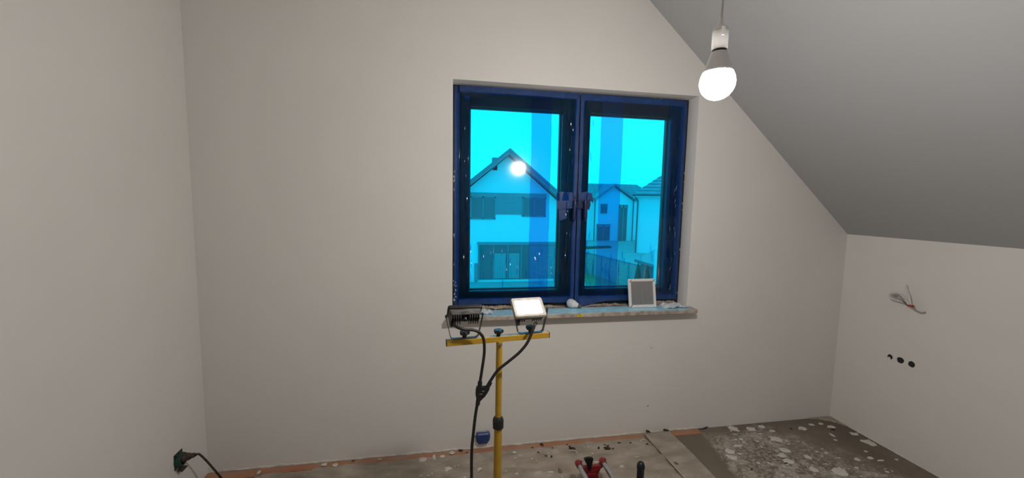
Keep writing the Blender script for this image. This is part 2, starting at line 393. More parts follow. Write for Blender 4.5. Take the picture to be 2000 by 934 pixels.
# blue protective film, taped over the sashes; creased near the edges, loose near the bottom
def film_sheet(x0, x1, z0, z1, y, seed, par, crease_l=True, crease_r=True, amp=1.0):
    bm = NB(); nx, nz = max(20, int((x1-x0)/.004)), int((z1-z0)/.014); grid = []
    for j in range(nz+1):
        row = []
        for i in range(nx+1):
            x = x0+(x1-x0)*i/nx; z = z0+(z1-z0)*j/nz
            el = max(0, 1-(x-x0)/.085) if crease_l else 0; er = max(0, 1-(x1-x)/.085) if crease_r else 0
            et = max(0, 1-(z1-z)/.09)
            lowz = math.exp(-((z-1.17)/.13)**2)
            ed = max(el, er)**.8; k = .14*lowz + 1.0*ed + .02
            wv = 1.4*noise.noise((x*3, z*2, seed))
            w = k*(1.5*noise.noise((x*15+seed, z*2.6+wv, seed)) + .30*noise.noise((x*40, z*7+seed, 2))) + 1.1*et*noise.noise((x*5+seed, z*20, seed+4))
            w -= 1.6*math.exp(-((z-1.12)/.085)**2)*max(0, .25+1.3*noise.noise((x*17+seed, z*1.5+wv, seed+8)))*(1-.5*ed)
            bow = .0035*math.sin(PI*min(1, max(0, (x-x0)/(x1-x0))))*0
            wx = x; 
            dx = .004*noise.noise((z*9, seed, 3)) if i in (0, nx) else 0
            row.append(bm.verts.new((wx+dx, y-.0060 + .0034*amp*w + bow, z + (.003*noise.noise((x*15, seed, 6)) if j in (0, nz) else 0))))
        grid.append(row)
    for j in range(nz):
        for i in range(nx): bm.faces.new((grid[j][i], grid[j][i+1], grid[j+1][i+1], grid[j+1][i]))
    # loose folds: shallow convex ripples lifted off the sheet
    rf = random.Random(int(seed*100+x0*1000)); folds = []
    for q in range(int(34*(x1-x0))+4): folds.append((rf.uniform(x0+.03, x1-.03), rf.uniform(1.04, 1.30), rf.uniform(.05, .38), rf.uniform(.02, .045)))
    for (on, xe) in ((crease_l, x0), (crease_r, x1)):
        if on:
            for q in range(26): folds.append((xe+(1 if xe == x0 else -1)*rf.uniform(.018, .062), rf.uniform(1.0, 2.2), rf.uniform(-.25, .30), rf.uniform(.015, .040)))
    for (cx, cz, tz, hl) in folds:
        if 1.20 < cx < 1.48 and cz < 1.17: continue
        hw = rf.uniform(.0022, .0042); aa = .26/hw; bb_ = .10/hl; ln = rf.uniform(-.10, .10); gr = []
        for j in range(9):
            row = []
            for i in range(7):
                tp = 1-.75*abs(j/4-1)**2
                xx = hw*tp*(i/3-1); zz = hl*(j/4-1); row.append(bm.verts.new((cx+xx+ln*zz, y-.0165+tz*zz+aa*xx*xx/2+bb_*zz*zz/2, cz+zz)))
            gr.append(row)
        for j in range(8):
            for i in range(6): bm.faces.new((gr[j][i], gr[j][i+1], gr[j+1][i+1], gr[j+1][i]))
    return obj('film_strip', bm, FILM, par, smooth='all')
PF1 = thing('protective_film', (.47, SY-.01, .972), 'clear blue protective film taped over the left window sash', 'film', 'blue film over the window')
PF2 = thing('protective_film', (1.245, SY-.01, .972), 'clear blue protective film taped over the right window sash', 'film', 'blue film over the window')
film_sheet(.098, .681, .972, 2.262, SY-.0045, 1.3, PF1, True, False)
film_sheet(.550, .842, .972, 2.258, SY-.0085, 1.3, PF1, False, True)
film_sheet(.897, 1.166, .972, 2.256, SY-.0045, 7.7, PF2, True, False)
film_sheet(1.012, 1.590, .972, 2.256, SY-.0085, 7.7, PF2, False, True)
film_sheet(1.490, 1.596, .972, 2.252, SY-.0125, 7.7, PF2, False, True)

# ------------------------------------------------------------------ sill and what lies on it
ST = thing('window_sill', (.86, 2.33, .873), 'speckled beige stone window sill below the taped window', 'window sill')
bm = NB(); box(bm, .036, 1.683, 2.330, D+.002, .874, SILL, .003); obj('nosing', bm, 'sill_stone', ST)
bm = NB(); box(bm, WLX+.001, WRX-.001, D+.002, FY+.02, .876, SILL-.0002); obj('slab', bm, 'sill_stone', ST)
bm = NB(); prism(bm, [(.840, 2.3285, .879), (.874, 2.3285, .880), (.874, 2.3285, .893), (.840, 2.3285, .892)], (0, .0014, 0)); stk = obj('price_sticker', bm, 'yellow_sticker', ST, label='small yellow sticker with black print')
for (a, b, c, d) in ((.846, .862, .8875, .8895), (.849, .868, .8838, .8855)):
    bm = NB(); prism(bm, [(a, 2.3279, c), (b, 2.3279, c+.0003), (b, 2.3279, d+.0003), (a, 2.3279, d)], (0, .0006, 0)); obj('print_mark', bm, 'print_black', stk)

def crumple(name, x0, x1, y0, y1, zb, h, m, seed, label, cat, nx=60, ny=10, group=None):
    bm = NB(); top = []; bot = []
    for j in range(ny+1):
        r = []; rb = []
        for i in range(nx+1):
            u, v = i/nx, j/ny; x = x0+(x1-x0)*u; y = y0+(y1-y0)*v
            ex = .006*noise.noise((x*30, y*30, seed))
            z = zb+.0006+h*max(0, .35*v+.8*abs(noise.noise((x*16+seed, y*40, seed)))+.5*abs(noise.noise((x*48, y*60+seed, 4))))*min(1, 6*(1-u)*1.0, 6*u)
            yy = y+ex if 0 < j < ny else y+.012*noise.noise((x*22, seed, j))
            r.append(bm.verts.new((x, yy, z+.0008))); rb.append(bm.verts.new((x, yy, z)))
        top.append(r); bot.append(rb)
    for j in range(ny):
        for i in range(nx):
            bm.faces.new((top[j][i], top[j][i+1], top[j+1][i+1], top[j+1][i])); bm.faces.new((bot[j][i], bot[j+1][i], bot[j+1][i+1], bot[j][i+1]))
    for i in range(nx):
        bm.faces.new((top[0][i], bot[0][i], bot[0][i+1], top[0][i+1])); bm.faces.new((top[ny][i], top[ny][i+1], bot[ny][i+1], bot[ny][i]))
    for j in range(ny):
        bm.faces.new((top[j][0], top[j+1][0], bot[j+1][0], bot[j][0])); bm.faces.new((top[j][nx], bot[j][nx], bot[j+1][nx], top[j+1][nx]))
    return obj(name, bm, m, smooth=False, label=label, cat=cat, group=group)
crumple('masking_paper', .075, .80, 2.462, 2.512, SILL, .022, 'kraft', 3.3, 'crumpled brown masking paper along the sill under the left sash', 'paper', 70, 5)
crumple('masking_paper', .935, 1.225, 2.470, 2.512, SILL, .016, 'kraft', 8.3, 'strip of brown masking paper on the sill between loose bulb and vent grille', 'paper', 34, 5)
crumple('masking_paper', 1.458, 1.645, 2.468, 2.512, SILL, .022, 'kraft', 5.9, 'crumpled brown masking paper in the right corner of the sill', 'paper', 24, 5)
mat('film_scrap', (0.62, 0.66, 0.70), 0.35, var=0.2, vscale=30)
crumple('film_scrap', 1.47, 1.648, 2.365, 2.452, SILL, .024, 'film_scrap', 6.4, 'crumpled pale plastic scrap at the right end of the sill', 'scrap', 22, 10)
crumple('film_scrap', .20, .31, 2.37, 2.455, SILL, .022, 'film_scrap', 1.4, 'crumpled pale plastic scrap on the sill between the two floodlights', 'scrap', 16, 10)

mat('sill_skylit_film', (0.40, 0.74, 0.93), 0.25, var=0.25, vscale=12, bump=0.15, bscale=30, stretch=(1, 3, 1))  # pale sheet on the sill; window's blue light and reflection put into its colour
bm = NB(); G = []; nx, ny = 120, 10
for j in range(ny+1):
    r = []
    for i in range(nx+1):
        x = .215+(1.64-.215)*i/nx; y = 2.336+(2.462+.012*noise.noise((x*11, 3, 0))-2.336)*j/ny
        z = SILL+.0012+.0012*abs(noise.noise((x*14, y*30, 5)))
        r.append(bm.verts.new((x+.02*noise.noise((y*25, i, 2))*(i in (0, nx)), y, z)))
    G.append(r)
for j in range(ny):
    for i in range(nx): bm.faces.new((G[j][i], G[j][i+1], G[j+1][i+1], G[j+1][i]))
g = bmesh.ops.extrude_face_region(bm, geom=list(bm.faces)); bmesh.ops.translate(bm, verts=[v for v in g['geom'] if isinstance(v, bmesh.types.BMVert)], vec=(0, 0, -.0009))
obj('sill_skylit_film', bm, 'sill_skylit_film', smooth=True, label='pale plastic film covering the top of the window sill, blue window light in its colour', cat='film')
# loose LED bulb lying on the sill
B0 = Vector((.850, 2.488-.045, .931)); ax = Vector((.058, -.022, -.016)).normalized()
B0 = Vector((.838, 2.460, .9325))
lb = thing('light_bulb', (.86, 2.45, SILL), 'unlit white bulb lying on its side on the window sill', 'light bulb')
bm = NB(); lathe(bm, [(0, -.030)]+[(.030*math.cos(a), .030*math.sin(a)) for a in [-PI/2+PI/2*k/10 for k in range(1, 11)]]+[(.0295, .006), (.0285, .009)], B0, ax); obj('globe', bm, 'bulb_glass_grey', lb, smooth='all')
bm = NB(); lathe(bm, [(.0287, .0085), (.0275, .014), (.022, .030), (.0165, .042), (.0155, .047), (.0138, .048)], B0, ax); obj('body', bm, 'white_plastic', lb, smooth=True)
bm = NB(); prof = [(.0125, .048)]
for k in range(5): prof += [(.0132, .050+.004*k), (.0120, .052+.004*k)]
prof += [(.010, .070), (.005, .073), (0, .074)]
lathe(bm, prof, B0, ax); obj('screw_cap', bm, 'screw_metal', lb, smooth=True)

# white vent grille leaning against the window
gx0, gx1, hgt, dep = 1.232, 1.428, .192, .026
tilt = math.radians(11.5); PV = Vector((1.330, 2.410, SILL+.0035)); RT = rotm('X', -tilt)
VG = thing('vent_grille', (1.338, 2.45, SILL), 'square white vent grille leaning against the right sash', 'vent grille')
def gp(bm, a, b, c, d, e_, f, bev=0): return box(bm, a, b, PV.y+c, PV.y+d, SILL+.0035+e_, SILL+.0035+f, bev, RT, PV)
fwid = .018
for (a, b, c, d) in ((gx0, gx0+fwid, 0, hgt), (gx1-fwid, gx1, 0, hgt), (gx0+fwid, gx1-fwid, 0, fwid), (gx0+fwid, gx1-fwid, hgt-fwid, hgt)):
    bm = NB(); gp(bm, a, b, 0, .008, c, d, .002); obj('frame', bm, 'white_plastic', VG)
for (a, b, c, d) in ((gx0+.006, gx0+.012, .006, hgt-.006), (gx1-.012, gx1-.006, .006, hgt-.006), (gx0+.012, gx1-.012, .006, .012), (gx0+.012, gx1-.012, hgt-.012, hgt-.006)):
    bm = NB(); gp(bm, a, b, .0082, dep, c, d); obj('collar', bm, 'white_plastic', VG)
NS = 22
for k in range(NS):
    z = fwid+(hgt-2*fwid)*(k+.5)/NS; bm = NB()
    gp(bm, gx0+fwid, gx1-fwid, .002, .010, z-.0019, z+.0016); obj('slat', bm, 'grille_grey', VG)
bm = NB(); gp(bm, gx0+fwid, gx1-fwid, .0105, .0125, fwid, hgt-fwid); obj('insect_mesh', bm, 'grille_grey', VG)
bm = NB(); gp(bm, (gx0+gx1)/2-.0009, (gx0+gx1)/2+.0009, .0008, .002, fwid, hgt*.62); obj('rib', bm, 'grille_grey', VG)
for (cx, cz) in ((gx0+.014, hgt-.012), (gx1-.012, hgt-.010), (gx0+.014, .013)):
    bm = NB(); Rk = rotm('Y', math.radians(-45 if True else 0))
    vs = box(bm, cx-.012, cx+.012, PV.y-.0014, PV.y-.0002, SILL+cz-.0016, SILL+cz+.0016)
    for v in vs:
        p = Vector((cx, PV.y, SILL+cz)); v.co = p + Rk @ (v.co-p); v.co = PV + RT @ (v.co-PV)
    obj('corner_clip', bm, 'print_black', VG)

# ------------------------------------------------------------------ pendant bulb
BX, BY = .748, 1.015
PB = thing('pendant_bulb', (BX, BY, 1.885), 'lit bulb hanging from the ceiling on a grey cord', 'pendant lamp')
bm = NB(); tube(bm, spline([(BX, BY, 2.10), (BX+.002, BY, 2.3), (BX-.002, BY, 2.6), (BX, BY, ZC-.02)]), .0032, 8); obj('cord', bm, 'cord_grey', PB, smooth=True)
bm = NB(); lathe(bm, [(.045, ZC-.001), (.045, ZC-.012), (.030, ZC-.028), (.008, ZC-.034), (0, ZC-.034)][::-1], (BX, BY, 0)); obj('ceiling_rose', bm, 'white_plastic', PB, smooth=True)
bm = NB(); lathe(bm, [(.0195, 2.024), (.0205, 2.026), (.0205, 2.070), (.0195, 2.078), (.0155, 2.083), (.0085, 2.085), (.0065, 2.095), (.0038, 2.108), (0, 2.109)], (BX, BY, 0)); sk = obj('lamp_holder', bm, 'white_plastic', PB, smooth=True)
bm = NB(); box(bm, BX-.010, BX-.002, BY-.0225, BY-.018, 2.055, 2.078, .001); obj('latch', bm, 'white_plastic', sk)
bm = NB(); lathe(bm, [(.0178, 2.017), (.0178, 2.025)], (BX, BY, 0)); obj('gap_ring', bm, 'print_black', PB)
bm = NB(); lathe(bm, [(.0385, 1.964), (.0375, 1.968), (.0325, 1.981), (.0265, 1.998), (.0225, 2.010), (.0200, 2.018)], (BX, BY, 0), n=32); obj('bulb_body', bm, 'white_plastic', PB, smooth=True)
bm = NB(); lathe(bm, [(0, 1.890)]+[(.0455*math.sin(a), 1.937-.047*math.cos(a)) for a in [PI/2*k/12 for k in range(1, 17)]]+[(.0385, 1.9635), (.020, 1.964)], (BX, BY, 0), n=32); obj('diffuser', bm, BEM, PB, smooth='all', label='glowing white bulb dome')

# ------------------------------------------------------------------ floodlight stand
SX, SYY = .2205, 1.502
STD = thing('light_stand', (SX, SYY, 0), 'yellow tripod light stand carrying two floodlights', 'light stand')
bm = NB(); tube(bm, [(SX, SYY, .70), (SX, SYY, 1.048)], .0128, 16); obj('upper_pole', bm, 'yellow_paint', STD, smooth=True)
bm = NB(); tube(bm, [(SX, SYY, .12), (SX, SYY, .705)], .0163, 16); obj('lower_pole', bm, 'yellow_paint', STD, smooth=True)
bm = NB(); lathe(bm, [(.0165, .684), (.022, .688), (.0225, .715), (.0215, .724), (.0175, .731), (.0145, .735)], (SX, SYY, 0)); col_ = obj('clamp_collar', bm, 'black_plastic', STD, smooth=True)
bar_a, bar_b = Vector((.014, 1.483, 1.046)), Vector((.428, 1.530, 1.046))
yaw = math.atan2(bar_b.y-bar_a.y, bar_b.x-bar_a.x); bc = (bar_a+bar_b)/2; BL = (bar_b-bar_a).length; RZ = rotm('Z', yaw)
bm = NB(); box(bm, bc.x-BL/2, bc.x+BL/2, bc.y-.0125, bc.y+.0125, 1.046, 1.0675, .0015, RZ, bc); obj('crossbar', bm, 'yellow_paint', STD)
for s in (-1, 1):
    bm = NB(); xe_ = bc.x+s*BL/2; box(bm, min(xe_, xe_+s*.002), max(xe_, xe_+s*.002), bc.y-.0128, bc.y+.0128, 1.0455, 1.068, 0, RZ, bc); obj('end_cap', bm, 'black_plastic', STD)
bm = NB(); lathe(bm, [(.0045, 0), (.0045, .004), (.006, .004), (.006, .008), (0, .009)], (SX+.004, SYY-.0125, 1.040), (0, -1, 0), 12); obj('bolt', bm, 'steel', STD, smooth=True)
def star_knob(cx, cy, z, par, name='star_knob', m='black_plastic'):
    bm = NB(); lathe(bm, [(.0085, 0), (.0085, .008), (.010, .012), (.011, .016)], (cx, cy, z), n=14)
    n = 35; r1 = []; r2_ = []; r3 = []
    for k in range(n):
        a = 2*PI*k/n; r = .0185+.0028*math.cos(5*a)
        r1.append(bm.verts.new((cx+r*.9*math.cos(a), cy+r*.9*math.sin(a), z+.013))); r2_.append(bm.verts.new((cx+r*math.cos(a), cy+r*math.sin(a), z+.020))); r3.append(bm.verts.new((cx+r*.85*math.cos(a), cy+r*.85*math.sin(a), z+.026)))
    for a, b in ((r1, r2_), (r2_, r3)):
        for k in range(n): bm.faces.new((a[k], a[(k+1) % n], b[(k+1) % n], b[k]))
    bm.faces.new(r1[::-1]); bm.faces.new(r3)
    return obj(name, bm, m, par, smooth=True)
star_knob(.2170, 1.505, 1.0677, STD)
hub = .40
bm = NB(); lathe(bm, [(.018, .385), (.026, .388), (.026, .425), (.018, .428)], (SX, SYY, 0)); obj('leg_hub', bm, 'black_plastic', STD, smooth=True)
bm = NB(); lathe(bm, [(.018, .135), (.026, .138), (.026, .160), (.018, .163)], (SX, SYY, 0)); obj('brace_hub', bm, 'black_plastic', STD, smooth=True)
for k in range(3):
    a = math.radians(-90+120*k); dx, dy = math.cos(a), math.sin(a)
    bm = NB(); tube(bm, [(SX+.022*dx, SYY+.022*dy, .405), (SX+.43*dx, SYY+.43*dy, .020)], .010, 10); lg = obj('leg', bm, 'yellow_paint', STD, smooth=True)
    bm = NB(); lathe(bm, [(.016, 0), (.016, .014), (.012, .03), (0, .03)], (SX+.432*dx, SYY+.432*dy, 0.0066), n=14); obj('rubber_foot', bm, 'black_plastic', lg, smooth=True)
    bm = NB(); tube(bm, [(SX+.022*dx, SYY+.022*dy, .15), (SX+.22*dx, SYY+.22*dy, .214)], .006, 8); obj('brace', bm, 'yellow_paint', STD, smooth=True)

def floodlight(cx, cy, cz, facing, tiltdeg, yawdeg, base_x, base_y, label, lit):
    """housing built facing -Y, then tilted up and turned; facing=180 turns it away."""
    T = thing('floodlight', (base_x, base_y, 1.068), label, 'floodlight')
    piv = Vector((cx, cy, cz))
    Rr = rotm('Z', math.radians(facing+yawdeg)) @ rotm('X', math.radians(-tiltdeg))
    def tr(bm, vs=None):
        for v in (vs or bm.verts): v.co = piv + Rr @ v.co
    w, h = .066, .0475
    # bezel: rounded rectangular ring
    def rrect(w, h, r, y, n=5):
        pts = []
        for (sx, sz, a0) in ((1, 1, 0), (-1, 1, 90), (-1, -1, 180), (1, -1, 270)):
            for k in range(n+1):
                a = math.radians(a0+90*k/n); pts.append(Vector((sx*(w-r)+r*math.cos(a), y, sz*(h-r)+r*math.sin(a))))
        return pts
    def loft(bm, loops, capA=True, capB=True):
        R_ = [[bm.verts.new(p) for p in L] for L in loops]; n = len(R_[0])
        for a, b in zip(R_, R_[1:]):
            for k in range(n): bm.faces.new((a[k], a[(k+1) % n], b[(k+1) % n], b[k]))
        if capA: bm.faces.new(R_[0][::-1])
        if capB: bm.faces.new(R_[-1])
    bm = NB()
    loft(bm, [rrect(.0505, .0310, .003, -.0165), rrect(.052, .0325, .004, -.021), rrect(w-.003, h-.003, .008, -.023), rrect(w, h, .010, -.019), rrect(w, h, .010, -.010), rrect(w-.006, h-.006, .008, -.008)], False, False)
    tr(bm); obj('bezel', bm, 'bezel_glow' if lit else 'black_alu', T, smooth=True)
    bm = NB(); loft(bm, [rrect(.0504, .0309, .003, -.0172), rrect(.0504, .0309, .003, -.0160)]); tr(bm)
    obj('light_panel', bm, LEM if lit else 'bulb_glass_grey', T, label='glowing white light panel' if lit else None)
    bm = NB(); loft(bm, [rrect(.060, .0415, .006, -.012), rrect(.059, .041, .006, .004), rrect(.054, .037, .005, .012)]); tr(bm)
    obj('housing', bm, 'dusty_alu', T, smooth=True)
    # cooling fins
    for k in range(13):
        x = -.052+.104*k/12; hh = .036
        if abs(x) < .010: continue
        bm = NB(); box(bm, x-.0016, x+.0016, .008, .027, -hh, hh); tr(bm); obj('fin', bm, 'black_alu', T)
    bm = NB(); box(bm, -.055, .055, .011, .0135, -.036, .036); tr(bm); obj('fin_base', bm, 'black_alu', T)
    bm = NB(); lathe(bm, [(.0125, .010), (.0125, .026), (.011, .0275), (.0095, .0265), (0, .0265)], (0, 0, .010), (0, 1, 0), 20); tr(bm); bd = obj('badge', bm, 'black_alu', T, smooth=True)
    bm = NB(); prism(bm, [(-.009, .0266, .011), (0, .0266, .0145), (.009, .0266, .011), (.009, .0266, .0125), (0, .0266, .017), (-.009, .0266, .0125)], (0, .0012, 0)); tr(bm); obj('badge_mark', bm, 'steel', bd)
    # cable gland on the back (away from the light) or low at the front corner
    gx = .047 if not lit else -.047
    bm = NB(); lathe(bm, [(.010, 0), (.010, .010), (.008, .012), (.008, .020), (.0055, .024), (0, .024)], (gx, .014, -.032), (0, .5, -1), 14); tr(bm); obj('cable_gland', bm, 'black_plastic', T, smooth=True)
    # bracket (does not tilt): flat strap bent into a trapezoid cradle
    Rb = rotm('Z', yaw); bb = Vector((base_x, base_y, 0)); hw, hb = .0695, .050; zt = cz
    path = [(-hw, zt+.006), (-hw, zt-.012), (-hb-.004, 1.078), (-hb+.002, 1.0725), (-hb+.010, 1.0708), (hb-.010, 1.0708), (hb-.002, 1.0725), (hb+.004, 1.078), (hw, zt-.012), (hw, zt+.006)]
    bm = NB(); th = .0022; rows = []
    for i, (x, z) in enumerate(path):
        a = Vector(path[max(0, i-1)]); b = Vector(path[min(len(path)-1, i+1)]); d = (b-a).normalized(); nrm = Vector((-d.y, d.x))
        rows.append([Vector((x+nrm.x*s*th/2, yoff, z+nrm.y*s*th/2)) for (s, yoff) in ((-1, -.008), (1, -.008), (1, .008), (-1, .008))])
    rv = [[bm.verts.new(bb + Rb @ p) for p in r] for r in rows]
    for a, b in zip(rv, rv[1:]):
        for k in range(4): bm.faces.new((a[k], a[(k+1) % 4], b[(k+1) % 4], b[k]))
    bm.faces.new(rv[0][::-1]); bm.faces.new(rv[-1])
    obj('bracket', bm, 'steel_bracket', T)
    for s in (-1, 1):
        bm = NB(); lathe(bm, [(.006, 0), (.006, .004), (0, .005)], bb + Rb @ Vector((s*(hw+.001), 0, zt)), Rb @ Vector((s, 0, 0)), 8); obj('pivot_bolt', bm, 'steel_bracket', T)
    star_knob(base_x, base_y, 1.0722, T, m='black_plastic' if not lit else 'dusty_rubber')
    return T
floodlight(.0825, 1.500, 1.160, 180, 53, 3, .0825, 1.491, 'unlit black floodlight turned towards the window on the left of the stand', False)
floodlight(.3350, 1.515, 1.166, 0, 53, 6, .3500, 1.5215, 'lit floodlight facing the room on the right of the stand', True)

# Y cable between the lamps
CB = thing('splitter_cable', (.14, 1.45, 0), 'black Y-shaped power cable joining the two floodlights', 'cable')
bm = NB(); tube(bm, spline([(.040, 1.474, 1.128), (.046, 1.462, 1.128), (.060, 1.45, 1.124), (.085, 1.447, 1.117), (.114, 1.45, 1.114), (.138, 1.452, 1.101), (.153, 1.455, 1.074), (.156, 1.455, 1.022), (.147, 1.452, .952), (.139, 1.45, .900)]), .0058, 10); obj('branch', bm, 'rubber_cable', CB, smooth=True)
bm = NB(); tube(bm, spline([(.366, 1.492, 1.118), (.362, 1.480, 1.122), (.352, 1.465, 1.115), (.325, 1.452, 1.058), (.293, 1.45, 1.019), (.253, 1.45, .986), (.208, 1.45, .950), (.177, 1.45, .905)]), .0058, 10); obj('branch', bm, 'rubber_cable', CB, smooth=True)
bm = NB(); tube(bm, spline([(.132, 1.45, .830), (.123, 1.45, .768), (.116, 1.45, .696), (.111, 1.45, .634), (.111, 1.448, .519), (.116, 1.44, .30), (.118, 1.43, .10), (.115, 1.38, .020), (.05, 1.22, .0145), (-.15, 1.05, .0145)]), .0060, 10); obj('trunk', bm, 'rubber_cable', CB, smooth=True)
bm = NB(); prism(bm, [(.1275, 1.442, .894), (.150, 1.442, .893), (.156, 1.442, .884), (.165, 1.442, .893), (.179, 1.442, .884), (.172, 1.442, .868), (.160, 1.442, .852), (.141, 1.442, .832), (.129, 1.442, .832), (.1235, 1.442, .858), (.124, 1.442, .876)], (0, .016, 0))
bmesh.ops.bevel(bm, geom=list(bm.edges), offset=.003, segments=2, affect='EDGES'); spb = obj('splitter', bm, 'black_plastic', CB, smooth=True)
for (p, q) in (((.1395, 1.45, .889), (.1405, 1.45, .910)), ((.170, 1.45, .887), (.180, 1.45, .905)), ((.1345, 1.45, .838), (.132, 1.45, .818))):
    bm = NB(); tube(bm, [p, q], .0088, 12); obj('collar', bm, 'black_plastic', spb, smooth=True)
bm = NB(); box(bm, .138, .150, 1.4405, 1.4425, .862, .866); obj('clip', bm, 'steel', spb)
bm = NB(); box(bm, .147, .157, 1.4405, 1.4425, .873, .8765); obj('clip', bm, 'steel', spb)

# ------------------------------------------------------------------ left wall socket and plug
LS = thing('wall_socket', (XL, 2.172, .20), 'open socket box with a dark green insert in the left wall', 'socket')
bm = NB(); lathe(bm, [(.0355, 0), (.0355, -.045), (0, -.045)], (XL, 2.172, .247), (1, 0, 0), 20); obj('back_box', bm, 'box_dark', LS)
bm = NB(); box(bm, XL-.006, XL+.004, 2.139, 2.205, .206, .290, .004); obj('mounting_frame', bm, 'steel_bracket', LS)
bm = NB(); lathe(bm, [(.034, 0), (.034, .016), (.031, .024), (.025, .025), (.024, .010), (0, .010)], (XL+.002, 2.172, .250), (1, 0, 0), 16); obj('insert', bm, 'green_plastic', LS, smooth=True)
for dz in (-.026, .026):
    bm = NB(); box(bm, XL+.004, XL+.016, 2.145, 2.160, .250+dz-.008, .250+dz+.008, .002); obj('terminal', bm, 'green_plastic', LS)
bm = NB(); box(bm, XL+.003, XL+.030, 2.150, 2.196, .200, .2045, .001, rotm('Y', .25), (XL, 2.17, .205)); obj('flap', bm, 'dusty_rubber', LS)
PC = thing('power_cord', (XL+.06, 2.18, 0), 'dusty black plug and cord in the left wall socket', 'power cord')
p0 = Vector((XL+.010, 2.172, .254)); pd = Vector((.97, .03, .17)).normalized()
bm = NB(); lathe(bm, [(.0205, 0), (.0215, .008), (.0205, .016), (.0235, .018), (.0235, .025), (.0195, .029), (.0180, .042), (.0140, .048), (.0125, .056), (.0120, .064), (.0085, .067), (0, .067)], p0, pd, 14); obj('plug', bm, 'dusty_rubber', PC, smooth=True)
bm = NB(); lathe(bm, [(.0075, .067), (.0082, .069), (.0065, .076), (0, .076)], p0, pd, 12); obj('strain_relief', bm, 'print_black', PC, smooth=True)
pe = p0 + pd*.074
bm = NB(); tube(bm, spline([pe, pe+pd*.010, (-1.243, 2.192, .246), (-1.233, 2.222, .190), (-1.224, 2.246, .140), (-1.214, 2.300, .040), (-1.205, 2.305, .010), (-1.17, 2.20, .0055), (-1.12, 1.7, .0055)]), .0052, 10); obj('cord', bm, 'dusty_rubber', PC, smooth=True)

# ------------------------------------------------------------------ taped-over outlet and fixings on the window wall
TO = thing('taped_outlet', (.255, D, .04), 'outlet low on the window wall wrapped in blue tape', 'outlet')
def ring_oct(y, sx, sz, cx=.255, cz=.083, jit=.0):
    pts = []
    for k, (ax_, az) in enumerate(((-.6, -1), (.55, -.98), (.92, -.45), (1.0, .25), (.86, .85), (-.85, .82), (-1.0, .1), (-.92, -.5))): pts.append(Vector((cx+sx*ax_, y, cz+sz*az)))
    return pts
bm = NB(); Ls = [[bm.verts.new(p) for p in ring_oct(D, .047, .042)], [bm.verts.new(p) for p in ring_oct(D-.022, .046, .041)], [bm.verts.new(p) for p in ring_oct(D-.032, .036, .030)]]
for a, b in zip(Ls, Ls[1:]):
    for k in range(8): bm.faces.new((a[k], a[(k+1) % 8], b[(k+1) % 8], b[k]))
bm.faces.new(Ls[-1]); obj('tape_wrap', bm, 'tape', TO)
bm = NB(); prism(bm, [(.214, D-.0228, .100), (.297, D-.0228, .103), (.293, D-.006, .1225), (.215, D-.006, .1205)], (0, -.0014, .0014)); obj('tape_fold', bm, 'tape_grey', TO)
bm = NB(); prism(bm, [(.196, D-.001, .088), (.214, D-.010, .096), (.214, D-.010, .092), (.198, D-.001, .084)], (0, -.001, 0)); obj('tape_tail', bm, 'tape_dark', TO)
for (x, z, hole, lab) in ((1.407, .619, False, 'small plugged screw hole in the wall right below the sill'), (1.402, .204, True, 'small wall plug low on the window wall near the floor')):
    t = thing('wall_plug', (x, D, z), lab, 'wall plug')
    bm = NB(); lathe(bm, [(.008, 0), (.0085, .002), (.006, .004), (.0035, .0045), (.003, .001), (0, .001)], (x, D-.0002, z), (0, -1, 0), 12); obj('rim', bm, 'lip', t, smooth=True)
    if hole:
        bm = NB(); lathe(bm, [(.0032, 0), (.0032, .0048), (0, .0048)], (x, D, z), (0, -1, 0), 10); obj('screw_hole', bm, 'print_black', t)

# ------------------------------------------------------------------ right wall: back boxes and hanging wires
labs = ('leftmost back box hole in the right wall, half covered by filler', 'middle back box hole in the right wall', 'rightmost back box hole in the right wall')
for i, (y, z, r) in enumerate(SOCK):
    t = thing('back_box', (XR, y, z-r), labs[i], 'back box', 'open back boxes in the right wall')
    bm = NB(); lathe(bm, [(r-.001, -.001), (r-.001, .044), (0, .044)], (XR, y, z), (1, 0, 0), 20); obj('cup', bm, 'box_dark', t)
    bm = NB(); n = 20; a_ = []; b_ = []
    for k in range(n):
        an = 2*PI*k/n; rr = r+.004+.003*noise.noise((k*.9, i*5, 0)); a_.append(bm.verts.new((XR-.0012, y+rr*math.cos(an), z+rr*math.sin(an)))); b_.append(bm.verts.new((XR-.0018, y+(r-.003+.004*noise.noise((k*1.3, i, 3)))*math.cos(an), z+(r-.003+.004*noise.noise((k*1.3, i, 3)))*math.sin(an))))
    for k in range(n): bm.faces.new((a_[k], a_[(k+1) % n], b_[(k+1) % n], b_[k]))
    obj('filler_rim', bm, 'plaster', t)
    bm = NB(); tube(bm, spline([(XR+.04, y+.006, z-.004), (XR+.02, y-.006, z+.006), (XR+.006, y+.002, z-.008), (XR+.02, y+.010, z-.012)]), .0026, 6); obj('wire', bm, 'wire_dark' if i != 2 else 'wire_white', t, smooth=True)
    if i == 0:
        bm = NB(); prism(bm, [(XR-.0012, y+.012, z-.004), (XR-.0012, y+.014, z-.016), (XR-.0012, y-.001, z-.020), (XR-.0012, y-.004, z-.009), (XR-.0012, y+.004, z-.003)], (.004, 0, 0)); obj('filler_blob', bm, 'plaster', t)
WB = thing('hanging_wires', (XR, 2.02, .95), 'bundle of loose wires with a red clamp on the right wall', 'wires')
